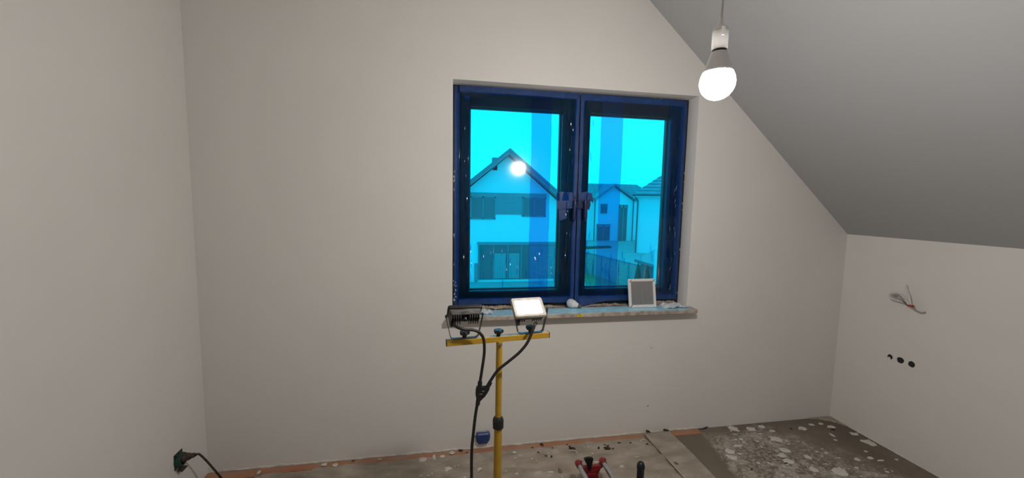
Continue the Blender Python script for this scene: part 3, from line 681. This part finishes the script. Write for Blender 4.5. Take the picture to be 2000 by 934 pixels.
ws = [([(2.919, 2.045, 1.035), (2.895, 2.050, 1.046), (2.876, 2.067, 1.043), (2.872, 2.058, 1.015), (2.880, 2.015, 1.008), (2.878, 1.975, 1.004), (2.876, 1.952, .994)], .0060, 'wire_white'),
      ([(2.919, 2.040, 1.030), (2.890, 2.045, 1.052), (2.880, 2.010, 1.050), (2.880, 1.980, 1.025), (2.878, 1.953, .995)], .0052, 'wire_white'),
      ([(2.919, 2.045, 1.030), (2.885, 2.055, 1.030), (2.878, 2.030, 1.022), (2.878, 2.000, 1.024), (2.876, 1.968, 1.002), (2.876, 1.950, .994)], .0045, 'wire_grey'),
      ([(2.878, 1.995, 1.020), (2.874, 1.975, 1.004), (2.874, 1.955, .990)], .0045, 'wire_dark'),
      ([(2.876, 1.946, .998), (2.880, 1.962, 1.050), (2.882, 1.982, 1.095), (2.884, 1.987, 1.118)], .0052, 'wire_white'),
      ([(2.919, 2.035, 1.030), (2.900, 2.02, 1.035), (2.885, 1.99, 1.030), (2.880, 1.967, 1.010), (2.878, 1.950, .997)], .0045, 'wire_grey'),
      ([(2.876, 1.944, .992), (2.890, 1.930, .972), (2.905, 1.912, .960), (2.912, 1.898, .962), (2.912, 1.893, .968)], .0048, 'wire_grey')]
for pts, r, m in ws:
    bm = NB(); tube(bm, spline(pts), r, 8); obj('wire', bm, m, WB, smooth=True)
bm = NB(); box(bm, 2.868, 2.882, 1.928, 1.956, .988, 1.000, .002); cl = obj('clamp', bm, 'clamp_red', WB, label='red wire clamp')
bm = NB(); box(bm, 2.866, 2.869, 1.932, 1.940, .991, .997, .0005); obj('clamp_lever', bm, 'clamp_red', cl)

# ------------------------------------------------------------------ floor: sheet, strip, splats, crumbs
bm = NB(); rows = []
n = 90
for k in range(n+1):
    x = XL+.005+(1.785-XL)*k/n; y0 = 2.352+.006*noise.noise((x*6, 0, 4)) - (.012 if x < -.9 else 0)
    rows.append([bm.verts.new((x, y0, .0005)), bm.verts.new((x, y0+.001, .004)), bm.verts.new((x, D-.010, .0045)), bm.verts.new((x, D-.010, .0005))])
for a, b in zip(rows, rows[1:]):
    for k in range(3): bm.faces.new((a[k], a[k+1], b[k+1], b[k]))
obj('joint_strip', bm, 'orange_strip', label='reddish-orange foam joint strip along the foot of the window wall', cat='joint strip')

mat('sheet', (0.36, 0.32, 0.27), 0.42, col2=(0.25, 0.215, 0.175), vscale=5, bump=0.25, bscale=25, stretch=(1, 2.2, 1))
SH = film_mat('sheet_film', (0.62, 0.56, 0.48), 0.25, 1.4)
def sheet_material():
    m = bpy.data.materials.new('plastic_sheet'); m.use_nodes = True; nt = m.node_tree; n = nt.nodes; l = nt.links
    b = n['Principled BSDF']; b.inputs['Roughness'].default_value = .38
    g = n.new('ShaderNodeNewGeometry'); mp = n.new('ShaderNodeMapping'); mp.inputs['Scale'].default_value = (1, 2, 1); l.new(g.outputs['Position'], mp.inputs[0])
    a = n.new('ShaderNodeTexNoise'); a.inputs['Scale'].default_value = 6; a.inputs['Detail'].default_value = 8; l.new(mp.outputs[0], a.inputs['Vector'])
    r = n.new('ShaderNodeValToRGB'); r.color_ramp.elements[0].position = .38; r.color_ramp.elements[1].position = .66
    r.color_ramp.elements[0].color = (.29, .245, .195, 1); r.color_ramp.elements[1].color = (.42, .365, .305, 1); l.new(a.outputs['Fac'], r.inputs[0])
    c = n.new('ShaderNodeTexNoise'); c.inputs['Scale'].default_value = 24; c.inputs['Detail'].default_value = 10; c.inputs['Roughness'].default_value = .7; l.new(mp.outputs[0], c.inputs['Vector'])
    r2_ = n.new('ShaderNodeMapRange'); r2_.inputs[1].default_value = .60; r2_.inputs[2].default_value = .72; r2_.inputs[4].default_value = .7; l.new(c.outputs['Fac'], r2_.inputs[0])
    mx = n.new('ShaderNodeMix'); mx.data_type = 'RGBA'; l.new(r2_.outputs[0], mx.inputs[0]); l.new(r.outputs[0], mx.inputs[6]); mx.inputs[7].default_value = (.60, .55, .49, 1)
    l.new(mx.outputs[2], b.inputs['Base Color']); MATS['plastic_sheet'] = m
sheet_material()
def floor_sheet(name, xfun0, xfun1, y0, y1fun, base, amp, seed, label, nx, ny, par=None):
    bm = NB(); G = []
    for j in range(ny+1):
        row = []
        for i in range(nx+1):
            u = i/nx; v = j/ny
            xm = xfun0(v)+(xfun1(v)-xfun0(v))*u; y = y0+(y1fun(xm)-y0)*v
            k_ = max(0, min(1, (y-1.80)/.15)); z = base+k_*amp*(1-abs(noise.noise((xm*1.3+seed, y*8+xm*2.2, seed))))**7*1.1 + k_*amp*.7*(1-abs(noise.noise((xm*2.1, y*13-xm*3, seed+3))))**9
            if i in (0, nx) or j in (0, ny): z = base
            row.append(bm.verts.new((xm, y, z)))
        G.append(row)
    for j in range(ny):
        for i in range(nx): bm.faces.new((G[j][i], G[j][i+1], G[j+1][i+1], G[j+1][i]))
    # thin edge all round
    low = {}
    edge = [(j, 0) for j in range(ny+1)]+[(ny, i) for i in range(1, nx+1)]+[(j, nx) for j in range(ny-1, -1, -1)]+[(0, i) for i in range(nx-1, 0, -1)]
    lv = [bm.verts.new((G[j][i].co.x, G[j][i].co.y, base-.0012)) for (j, i) in edge]
    for k in range(len(edge)):
        a = G[edge[k][0]][edge[k][1]]; b = G[edge[(k+1) % len(edge)][0]][edge[(k+1) % len(edge)][1]]
        bm.faces.new((a, b, lv[(k+1) % len(edge)], lv[k]))
    return obj(name, bm, 'plastic_sheet', par, smooth=True, label=label, cat=None if par else 'dust sheet')
xr_edge = lambda y: 1.573 - .02*min(1, max(0, (y-1.93)/.33)) + .004*noise.noise((y*9, 0, 0))
floor_sheet('dust_sheet', lambda v: -1.06+.02*noise.noise((v*20, 4, 0)), lambda v: 1.39+.06*(1-v)*.6 + .012*noise.noise((v*9, 1, 0)), .2, lambda x: 2.362+.010*noise.noise((x*4, 2, 0))-(.018 if x < -.75 else 0), .0062, .013, 2.2, 'wide plaster-splashed plastic dust sheet covering the floor by the window', 220, 130)
floor_sheet('folded_edge', lambda v: 1.362+.075*(1-v)**1.0*.85+.008*noise.noise((v*7, 5, 0)), lambda v: 1.600-.045*v+.012*noise.noise((v*6, 3, 1)), .2, lambda x: 2.378+.006*noise.noise((x*9, 3, 0)), .0235, .006, 5.2, 'folded-back strip of plastic', 26, 110, bpy.data.objects['dust_sheet'])

SPL = [(2.059,2.378,.033,.029),(2.180,2.354,.030,.023),(2.283,2.365,.023,.018),(2.315,2.309,.022,.011),(2.266,2.218,.036,.030),(2.563,2.305,.030,.023),(2.674,2.336,.019,.012),(2.755,2.337,.019,.012),(2.797,2.291,.027,.017),(2.874,2.190,.029,.016),(2.872,2.082,.036,.034),(1.843,2.145,.030,.026),(1.818,2.086,.029,.023),(1.941,2.191,.034,.011),(2.220,2.100,.031,.024),(2.151,2.057,.027,.018),(2.142,2.002,.033,.022),(2.232,1.907,.025,.024),(2.372,1.868,.046,.034),(2.599,1.949,.017,.013),(2.514,1.884,.013,.008),(2.702,1.949,.020,.013),(2.740,1.918,.026,.007),(2.744,2.011,.010,.009),(2.666,2.147,.011,.008),(2.303,2.019,.020,.018),(2.018,2.254,.013,.012),(1.978,2.254,.011,.008),(2.854,1.911,.012,.007),(2.07,2.345,.014,.007),(2.02,2.352,.008,.006),(2.20,2.29,.020,.004),(2.02,2.31,.018,.004),(2.70,2.20,.012,.018)]
SPS = [(-.120,2.340,.024,.022),(-.053,2.352,.010,.022),(-.003,2.350,.016,.015),(.058,2.378,.016,.014),(.031,2.224,.024,.024),(-.125,2.194,.009,.004),(-.378,2.378,.012,.005),(1.408,2.361,.011,.011),(-1.050,2.360,.009,.019),(-.633,2.364,.018,.014),(-.700,2.378,.018,.013),(.450,2.326,.013,.010)]
SMR = [(.217,2.200,.030,.024),(1.065,2.082,.043,.026),(.62,2.10,.04,.03),(1.24,2.12,.03,.02),(.42,2.14,.03,.02),(.93,2.16,.03,.012)]
def splat(x, y, sx, sy, z, m, par, name, rough=.18, seed=0, hgt=.0016):
    bm = NB(); n = 22; pts = []
    for k in range(n):
        a = 2*PI*k/n; r = 1+rough*2.2*noise.noise((math.cos(a)*1.6+seed*3.7, math.sin(a)*1.6, seed))
        if random.random() < .07: r += .5
        pts.append((x+sx*r*math.cos(a), y+sy*r*math.sin(a)))
    a_ = [bm.verts.new((p[0], p[1], z)) for p in pts]; b_ = [bm.verts.new((x+(p[0]-x)*.9, y+(p[1]-y)*.9, z+hgt)) for p in pts]; c = bm.verts.new((x, y, z+hgt*1.15))
    for k in range(n): bm.faces.new((a_[k], a_[(k+1) % n], b_[(k+1) % n], b_[k])); bm.faces.new((b_[k], b_[(k+1) % n], c))
    return obj(name, bm, m, par, smooth=True)
for i, s in enumerate(SPL): splat(*s, .0003, 'paint_splat', FLOOR, 'paint_splat', .15, i)
DS = bpy.data.objects['dust_sheet']
for i, s in enumerate(SPS): splat(*s, .0115, 'paint_splat', DS, 'paint_splat', .15, i+50)
SMB = random.Random(3)
def smear_cluster(x, y, sx, sy, z, par, i):
    splat(x, y, sx*.55, sy*.55, z, 'paint_splat', par, 'plaster_smear', .6, i+90, .0012)
for i, s in enumerate(SMR): smear_cluster(*s, .0125, DS, i)
rr = random.Random(11)
for i in range(46):
    x = rr.uniform(-.2, 1.34); y = rr.uniform(2.02, 2.33); splat(x, y, rr.uniform(.003, .011), rr.uniform(.002, .006), .0125, 'paint_splat', DS, 'plaster_smear', .5, i+150, .0010)
for i in range(60):
    x = rr.uniform(1.82, 2.75); y = rr.uniform(1.78, 2.3)
    if x + .55*y > 3.72: continue
    splat(x, y, rr.uniform(.003, .012), rr.uniform(.0025, .008), .0003, 'paint_splat', FLOOR, 'plaster_smear', .5, i+250, .0008)
def crumb(x, y, z, s, m, i, label, group, elong=1.6):
    bm = NB(); bmesh.ops.create_icosphere(bm, subdivisions=1, radius=1.0); rz = rotm('Z', rr.uniform(0, PI))
    for v in bm.verts:
        k = 1+.5*noise.noise(v.co*1.7+Vector((i*3.1, 0, 0))); v.co = rz @ Vector((v.co.x*s*elong*k, v.co.y*s*.8*k, max(-.3, v.co.z)*s*.6*k)); v.co += Vector((x, y, z+s*.18))
    return obj('debris_crumb', bm, m, label=label, cat='debris', group=group)
CR = [(.110,2.392,.011),(.147,2.354,.010),(.640,2.377,.010),(.573,2.354,.006),(.824,2.306,.016),(.815,2.325,.009),(.998,2.286,.010),(1.051,2.311,.007),(1.066,2.297,.009),(1.055,2.272,.014),(1.043,2.283,.009),(1.089,2.267,.008),(1.152,2.312,.012),(1.205,2.298,.008),(1.228,2.303,.009),(1.215,2.285,.007),(.863,2.213,.011),(.672,2.251,.008),(.638,2.261,.006),(.806,2.347,.008),(.70,2.33,.006),(.60,2.30,.006),(-.537,2.385,.006)]
for i, (x, y, s) in enumerate(CR): crumb(x, y, .0115, s, 'crumb_brown', i, 'dark brown crumb of debris lying on the dust sheet below the window', 'brown crumbs on the dust sheet')
for i, (x, y, s) in enumerate(((1.325,2.268,.012),(1.405,2.388,.012),(1.537,2.385,.014))): crumb(x, y, (.0135, .025, .025)[i], s, 'crumb_brown', 40+i, ('dark crumb at the left edge of the folded plastic strip', 'brown crumb on the joint strip above the folded plastic strip', 'larger dark crumb where the folded plastic strip meets the wall')[i], None)
for i, (x, y, s) in enumerate(((2.108,1.983,.009),(1.849,1.965,.007),(2.475,2.311,.008),(2.769,2.256,.010))): crumb(x, y, .001, s, 'crumb_brown', 50+i, 'dark crumb of debris among the paint splats on the bare floor', 'dark crumbs on the bare floor')
crumb(.685, 2.111, .0125, .016, 'crumb_grey', 60, 'flat grey plaster chip on the dust sheet left of the tile cutter', None, 1.8)
crumb(1.40, 2.05, .030, .009, 'crumb_grey', 61, 'grey plaster chip on the folded plastic strip', None)
bm = NB(); tube(bm, spline([(.800, 2.283, .016), (.825, 2.280, .018), (.842, 2.262, .017), (.838, 2.243, .016)]), .0028, 6); obj('plastic_curl', bm, 'paint_splat', smooth=True, label='curled white shaving on the dust sheet below the window', cat='debris')
bm = NB(); prism(bm, [(1.80, 2.405, .003), (1.86, 2.409, .003), (1.875, 2.406, .014), (1.85, 2.402, .012), (1.83, 2.401, .006)], (0, -.006, 0)); obj('debris_scrap', bm, 'box_dark', label='flat black scrap lying against the window wall right of the joint strip', cat='debris')
# corner of lining paper in the far right corner
bm = NB(); prism(bm, [(2.72, D-.004, .001), (2.90, D-.003, .001), (2.915, D-.010, .001), (2.916, 2.27, .001), (2.88, 2.33, .001), (2.80, 2.382, .001)], (0, 0, .006)); obj('paper_scrap', bm, 'kraft', label='brown paper scrap in the corner of window wall and knee wall', cat='scrap')

# ------------------------------------------------------------------ tile cutter at the bottom edge
TC = thing('tile_cutter', (.815, 1.6, .0), 'tile cutter with two silver rails and a red end bracket on the dust sheet', 'tile cutter')
rl, rrx, zr = .745, .887, .150
for x in (rl, rrx):
    bm = NB(); tube(bm, [(x, 1.18, zr), (x, 1.975, zr)], .0135, 18); obj('rail', bm, 'steel', TC, smooth=True)
def end_bracket(yc, s):
    # U-shaped casting: sweep of an arc between the rails
    bm = NB(); pts = []
    n = 14
    for k in range(n+1):
        t = k/n; x = rl+(rrx-rl)*t; z = .158-.048*math.sin(PI*t)**.8
        pts.append((x, z))
    rows = []
    for i, (x, z) in enumerate(pts):
        dz = .014 if 2 <= i <= n-2 else .018
        rows.append([bm.verts.new((x, yc-.016, z)), bm.verts.new((x, yc+.014, z+.001)), bm.verts.new((x, yc+.012, z-dz)), bm.verts.new((x, yc-.014, z-dz))])
    for a, b in zip(rows, rows[1:]):
        for k in range(4): bm.faces.new((a[k], a[(k+1) % 4], b[(k+1) % 4], b[k]))
    bm.faces.new(rows[0][::-1]); bm.faces.new(rows[-1])
    br = obj('end_bracket', bm, 'red_plastic', TC, smooth=True)
    for x in (rl, rrx):
        bm = NB(); lathe(bm, [(0, -.024), (.0150, -.024), (.0180, -.018), (.0190, 0), (.0180, .012), (.012, .019), (0, .021)], (x, yc+.004, zr), (0, s, 0), 18); obj('rail_cap', bm, 'red_plastic', br, smooth=True)
        bm = NB(); lathe(bm, [(.006, .0), (.006, .006), (0, .007)], (x+.012, yc, zr+.013), (.4, 0, 1), 8); obj('clamp_screw', bm, 'red_plastic', br, smooth=True)
    bm = NB(); prism(bm, [(rl+.010, yc-.010, .135), (rrx-.010, yc-.010, .135), (rrx-.030, yc-.010, .085), (rrx-.020, yc-.010, .030), (rl+.020, yc-.010, .030), (rl+.030, yc-.010, .085)], (0, .020, 0)); obj('pedestal', bm, 'red_plastic', br)
    bm = NB(); box(bm, .79, .842, yc-.018, yc-.010, .070, .100, .004); obj('boss', bm, 'red_plastic', br, smooth=True)
    return br
end_bracket(1.965, 1); end_bracket(1.19, -1)
bm = NB(); box(bm, rl-.04, rrx+.04, 1.16, 1.99, .0195, .032, .003); obj('bed', bm, 'steel', TC)
for (y0, y1) in ((1.19, 1.56), (1.575, 1.945)):
    bm = NB(); box(bm, rl-.03, rrx+.03, y0, y1, .032, .042, .003); obj('table_pad', bm, 'black_plastic', TC)
for (x, m, yy, zz) in ((.685, 'black_plastic', 1.905, .086), (.925, 'red_plastic', 1.888, .100)):
    bm = NB(); lathe(bm, [(.012, .0195), (.012, .030), (.007, .034), (.007, zz-.02), (.013, zz-.018), (.014, zz-.004), (.009, zz+.004), (0, zz+.005)], (x, yy, 0), n=14); obj('stop_knob', bm, m, TC, smooth=True)
    bm = NB(); box(bm, min(x, .815), max(x, .815), yy-.010, yy+.010, .0195, .030, .002); obj('stop_arm', bm, 'steel', TC)
# flared black paddle of the gauge
bm = NB(); prism(bm, [(.771, 1.950, .184), (.776, 1.950, .190), (.798, 1.950, .1925), (.820, 1.950, .189), (.825, 1.950, .184), (.813, 1.950, .140), (.811, 1.950, .108), (.799, 1.950, .108), (.795, 1.950, .140)], (0, .016, 0)); bmesh.ops.bevel(bm, geom=list(bm.edges), offset=.002, segments=2, affect='EDGES'); obj('gauge_paddle', bm, 'cone_black', TC, smooth=True)
bm = NB(); box(bm, rl+.012, rrx-.012, 1.30, 1.40, zr-.02, zr+.03, .006); car = obj('carriage', bm, 'red_plastic', TC, smooth=True)
bm = NB(); tube(bm, [(.816, 1.35, zr+.02), (.816, 1.22, zr+.10), (.816, 1.02, zr+.13)], .011, 10); obj('lever', bm, 'black_plastic', car, smooth=True)

# upright black grip right of it
HX, HY = .992, 1.742
TH = thing('rubber_mallet', (HX, HY, .0), 'tool with a black rounded grip standing upright right of the tile cutter', 'mallet')
bm = NB(); lathe(bm, [(.0160, .085), (.0175, .12), (.0178, .20), (.0182, .255), (.0200, .262), (.0200, .272), (.0180, .282), (.0135, .290), (.007, .2945), (0, .296)], (HX, HY, 0), n=24); obj('grip', bm, 'grip_black', TH, smooth=True)
bm = NB(); lathe(bm, [(.028, -.055), (.032, -.050), (.032, .050), (.028, .055)], (HX, HY, .051), (1, 0, 0), 24); obj('head', bm, 'black_plastic', TH, smooth=True)

# ------------------------------------------------------------------ outdoors
GZ = -3.0
bm = NB(); box(bm, -40, 80, 5, 120, GZ-.3, GZ); obj('ground', bm, 'grass', kind='structure', label='grass of the gardens outside')
bm = NB(); box(bm, -6, 8.0, 16, 21.8, GZ-.1, GZ+.04); obj('terrace', bm, 'paving', kind='structure', label='pale terrace in front of the left house')
bm = NB(); prism(bm, [(8.9, 25.0, GZ), (60, 25.0, GZ), (60, 60, GZ), (8.9, 60, GZ)], (0, 0, .03)); obj('yard', bm, 'paving', kind='structure', label='paved yard between the houses')

# --- left house: gable towards us
H1 = thing('house', (3.6, 26, GZ), 'white gabled house filling the left sash, with a strip of dark upper windows', 'house')
xa, za, xe0, xe1, ze = 3.58, 4.10, .62, 6.54, 1.62
bm = NB(); prism(bm, [(xe0, 22, GZ), (xe1, 22, GZ), (xe1, 22, ze), (xa, 22, za), (xe0, 22, ze)], (0, 10, 0)); obj('wall', bm, 'render_white', H1)
for s, (x1, z1) in ((-1, (xe0-.25, 1.50)), (1, (xe1+.16, 1.60))):
    zz = za+.34
    bm = NB(); prism(bm, [(xa, 21.45, zz), (x1, 21.45, z1+.32), (x1, 21.45, z1+.02), (xa, 21.45, zz-.28)], (0, 11, 0)); rf = obj('roof', bm, 'roof_tile', H1)
    bm = NB(); prism(bm, [(xa, 21.38, zz+.03), (x1, 21.38, z1+.35), (x1, 21.38, z1+.20), (xa, 21.38, zz-.12)], (0, .06, 0)); obj('verge', bm, 'roof_edge', rf)
bm = NB(); box(bm, 2.72, 2.98, 22.0, 22.5, 3.3, 4.0); obj('chimney', bm, 'roof_edge', H1)
bm = NB(); box(bm, 1.50, 5.82, 21.94, 22.0, 1.84, 2.06); obj('lintel', bm, 'facade_grey', H1)
for (x0, x1, z0, z1, m, lab) in ((1.50, 2.90, .58, 1.84, 'dark_glass', 'window'), (4.42, 5.80, .75, 1.84, 'dark_glass', 'window')):
    w = thing(lab, ((x0+x1)/2, 22, z0), parent=H1)
    bm = NB(); box(bm, x0, x1, 21.97, 22.0, z0, z1); obj('pane', bm, m, w)
    for (a, b, c, d) in ((x0, x0+.07, z0, z1), (x1-.07, x1, z0, z1), (x0, x1, z0, z0+.07), (x0, x1, z1-.07, z1), ((x0+x1)/2-.04, (x0+x1)/2+.04, z0, z1)):
        bm = NB(); box(bm, a, b, 21.94, 21.97, c, d); obj('window_frame', bm, 'roof_edge', w)
for k in range(9):
    z = .86+.108*k; bm = NB(); box(bm, 2.90, 4.42, 21.96, 22.0, z, z+.098); obj('cladding_board', bm, 'facade_grey', H1)
bm = NB(); box(bm, 1.90, 6.60, 21.90, 22.0, -.86, -.70); obj('ground_lintel', bm, 'facade_grey', H1)
bm = NB(); box(bm, 1.95, 4.92, 21.97, 22.0, -2.85, -.86); gl = obj('glazing', bm, 'dark_glass', H1)
for x in (1.95, 2.78, 3.60, 4.38, 4.88):
    bm = NB(); box(bm, x, x+.07, 21.93, 21.97, -2.85, -.86); obj('mullion', bm, 'roof_edge', gl)
for (a, b) in ((2.87, 3.55), (3.72, 4.32)):
    n = 7
    for k in range(n):
        u0 = a+(b-a)*k/n; u1 = a+(b-a)*(k+.8)/n; bm = NB(); box(bm, u0, u1, 21.955, 21.969, -2.8, -1.35, .004); obj('curtain_fold', bm, 'curtain', gl)
for k in range(18):
    z = -2.85+.11*k; bm = NB(); box(bm, 4.96, 6.55, 21.96, 22.0, z, z+.10); obj('cladding_board', bm, 'facade_grey', H1)
bm = NB(); box(bm, 1.75, 1.93, 21.9, 22.0, -2.95, -1.9); obj('planter', bm, 'facade_grey', H1)

# --- middle house
def roof_courses(parent, P00, P10, P11, P01, n, m='roof_tile'):
    """sloping roof face from the eave P00-P10 to the ridge P01-P11, built of lapped tile courses"""
    P00, P10, P11, P01 = map(Vector, (P00, P10, P11, P01)); nr = (P10-P00).cross(P01-P00).normalized()
    if nr.z < 0: nr = -nr
    for k in range(n):
        a, b = k/n, (k+1)/n
        q = [P00.lerp(P01, a)+nr*.09, P10.lerp(P11, a)+nr*.09, P10.lerp(P11, b)+nr*.02, P00.lerp(P01, b)+nr*.02]
        bm = NB(); prism(bm, q, -nr*.10); obj('tile_course', bm, m, parent)
H2 = thing('house', (20, 48, GZ), 'distant white house with a small gable seen through the right sash', 'house')
bm = NB(); box(bm, 15.4, 26.5, 45.6, 53, GZ, 2.15); obj('wall', bm, 'render_white', H2)
bm = NB(); prism(bm, [(18.0, 44.9, GZ), (22.7, 44.9, GZ), (22.7, 44.9, 1.95), (20.25, 44.9, 3.55), (18.0, 44.9, 1.95)], (0, 3.5, 0)); obj('gable_wall', bm, 'render_white', H2)
for (x1) in (17.75, 22.95):
    bm = NB(); prism(bm, [(20.25, 44.4, 3.92), (x1, 44.4, 2.22), (x1, 44.4, 1.98), (20.25, 44.4, 3.66)], (0, 5.5, 0)); obj('gable_roof', bm, 'roof_tile', H2)
roof_courses(H2, (15.0, 45.2, 2.15), (26.8, 45.2, 2.15), (24.9, 48.6, 4.05), (18.2, 48.6, 4.05), 9)
bm = NB(); prism(bm, [(15.0, 45.4, 2.0), (26.8, 45.4, 2.0), (24.9, 48.6, 3.95), (18.2, 48.6, 3.95)], (0, 0, -.1)); obj('roof_deck', bm, 'roof_edge', H2)
bm = NB(); prism(bm, [(15.0, 52.2, 2.0), (26.8, 52.2, 2.0), (24.9, 48.7, 4.0), (18.2, 48.7, 4.0)], (0, 0, -.1)); obj('roof_deck', bm, 'roof_edge', H2)
for (x0, x1, z0, z1) in ((18.62, 19.45, .35, 1.48), (18.22, 19.9, -2.9, -.95), (20.98, 22.05, -3.0, 1.42)):
    w = thing('window', ((x0+x1)/2, 44.9, z0), parent=H2)
    bm = NB(); box(bm, x0, x1, 44.84, 44.9, z0, z1); obj('pane', bm, 'dark_glass', w)
    for (a, b, c, d) in ((x0, x0+.08, z0, z1), (x1-.08, x1, z0, z1), (x0, x1, z1-.35, z1), ((x0+x1)/2-.05, (x0+x1)/2+.05, z0, z1)):
        bm = NB(); box(bm, a, b, 44.80, 44.84, c, d); obj('window_frame', bm, 'facade_grey', w)
for x in (17.85, 22.75):
    bm = NB(); tube(bm, [(x, 44.75, GZ), (x, 44.75, 2.0)], .07, 8); obj('downpipe', bm, 'pipe_grey', H2)

# --- right house
H3 = thing('house', (22, 37, GZ), 'white house with a tiled hip roof at the right edge of the right sash', 'house')
def q3(a, b, z): return (17.65+.889*a+.458*b, 34-.458*a+.889*b, z)
bm = NB(); prism(bm, [q3(0, 0, GZ), q3(9, 0, GZ), q3(9, 8, GZ), q3(0, 8, GZ)], (0, 0, 5.33)); obj('wall', bm, 'render_white', H3)
roof_courses(H3, q3(-.4, -.5, 2.42), q3(9.4, -.5, 2.42), q3(9.4, 4, 5.6), q3(4, 4, 5.6), 10)
roof_courses(H3, q3(-.4, 8.5, 2.42), q3(-.4, -.5, 2.42), q3(4, 4, 5.6), q3(4, 4.05, 5.6), 10)
bm = NB(); prism(bm, [q3(-.4, -.5, 2.20), q3(9.4, -.5, 2.20), q3(9.4, 8.5, 2.20), q3(-.4, 8.5, 2.20)], (0, 0, .14)); obj('soffit', bm, 'render_white', H3)
bm = NB(); tube(bm, [q3(-.45, -.58, 2.38), q3(9.4, -.58, 2.40)], .09, 8); obj('gutter', bm, 'pipe_grey', H3)
bm = NB(); tube(bm, [q3(.05, -.1, GZ), q3(.05, -.1, 1.9), q3(-.3, -.5, 2.3)], .07, 8); obj('downpipe', bm, 'pipe_grey', H3)

# --- shed, wall, fence, shrubs
SD = thing('shed', (11.8, 19, GZ), 'low grey garden shed with a sloping roof at the lower right of the window view', 'shed')
bm = NB(); prism(bm, [(10.75, 16.5, GZ), (12.85, 16.5, GZ), (12.85, 16.5, -1.62), (11.8, 16.5, -1.02), (10.75, 16.5, -1.62)], (0, 3.5, 0)); obj('wall', bm, 'paving', SD)
for x1 in (10.5, 13.1):
    bm = NB(); prism(bm, [(11.8, 16.3, -.82), (x1, 16.3, -1.50), (x1, 16.3, -1.60), (11.8, 16.3, -.92)], (0, 3.8, 0)); obj('roof', bm, 'fence_grey', SD)
bm = NB(); box(bm, 10.42, 10.52, 16.3, 20.1, -1.60, -1.46); obj('gutter', bm, 'roof_edge', SD)
GW = thing('garden_wall', (9.6, 16, GZ), 'white garden wall pier just inside the right edge of the right sash', 'wall')
bm = NB(); box(bm, 9.36, 10.2, 15.9, 16.2, GZ, -.42); obj('pier', bm, 'render_white', GW)
bm = NB(); box(bm, 9.34, 10.24, 15.86, 16.24, -.42, -.36); obj('coping', bm, 'render_white', GW)
FN = thing('fence', (9.6, 21.6, GZ), 'dark panel fence crossing the gardens below the distant houses', 'fence')
fa, fb = Vector((9.05, 25.0, 0)), Vector((10.10, 18.9, 0)); nP = 7
for k in range(nP+1):
    p = fa.lerp(fb, k/nP); bm = NB(); box(bm, p.x-.04, p.x+.04, p.y-.04, p.y+.04, GZ, -1.58); obj('post', bm, 'roof_edge', FN)
for k in range(nP):
    p, q = fa.lerp(fb, (k+.03)/nP), fa.lerp(fb, (k+.97)/nP)
    for j in range(5):
        z = GZ+.08+.26*j; bm = NB(); prism(bm, [(p.x-.02, p.y, z), (q.x-.02, q.y, z), (q.x-.02, q.y, z+.24), (p.x-.02, p.y, z+.24)], (.04, 0, 0)); obj('panel', bm, 'fence_grey', FN)
    bm = NB(); prism(bm, [(p.x-.03, p.y, -1.66), (q.x-.03, q.y, -1.66), (q.x-.03, q.y, -1.60), (p.x-.03, p.y, -1.60)], (.06, 0, 0)); obj('top_rail', bm, 'roof_edge', FN)
shl = ('leftmost small dark conifer in front of the shed', 'middle small dark conifer in front of the shed', 'rightmost small dark conifer in front of the shed')
for i, (x, y, h) in enumerate(((9.88, 18.6, 1.55), (10.12, 18.1, 1.45), (10.28, 17.5, 1.30))):
    t = thing('conifer', (x, y, GZ), shl[i], 'shrub', 'conifers by the shed')
    bm = NB(); bmesh.ops.create_icosphere(bm, subdivisions=4, radius=1.0)
    for v in bm.verts:
        z = (v.co.z+1)/2; k = 1+.35*noise.noise(v.co*4+Vector((i*9, 0, 0)))+.25*noise.noise(v.co*11); r = .16*(1.15-.75*z)
        v.co = Vector((x+v.co.x*r*k, y+v.co.y*r*k, GZ+.08+h*z))
    obj('foliage', bm, 'thuja', t)
    bm = NB(); tube(bm, [(x, y, GZ), (x, y, GZ+.3)], .03, 8); obj('trunk', bm, 'crumb_brown', t)
HG = thing('hedge', (10, 30, GZ), 'low dark hedge running along the far side of the lawn', 'hedge')
bm = NB(); n = 90; rows = []
for k in range(n+1):
    x = 9.3+7.6*k/n; h = .28+.10*noise.noise((x*3, 0, 1)); w = .3+.1*noise.noise((x*4, 5, 1)); y = 36+.02*k
    rows.append([bm.verts.new((x, y-w, GZ+.03)), bm.verts.new((x, y-w*.8, GZ+h*.8)), bm.verts.new((x, y, GZ+h)), bm.verts.new((x, y+w, GZ+.03))])
for a, b in zip(rows, rows[1:]):
    for k in range(3): bm.faces.new((a[k], a[k+1], b[k+1], b[k]))
obj('foliage', bm, 'thuja', HG)
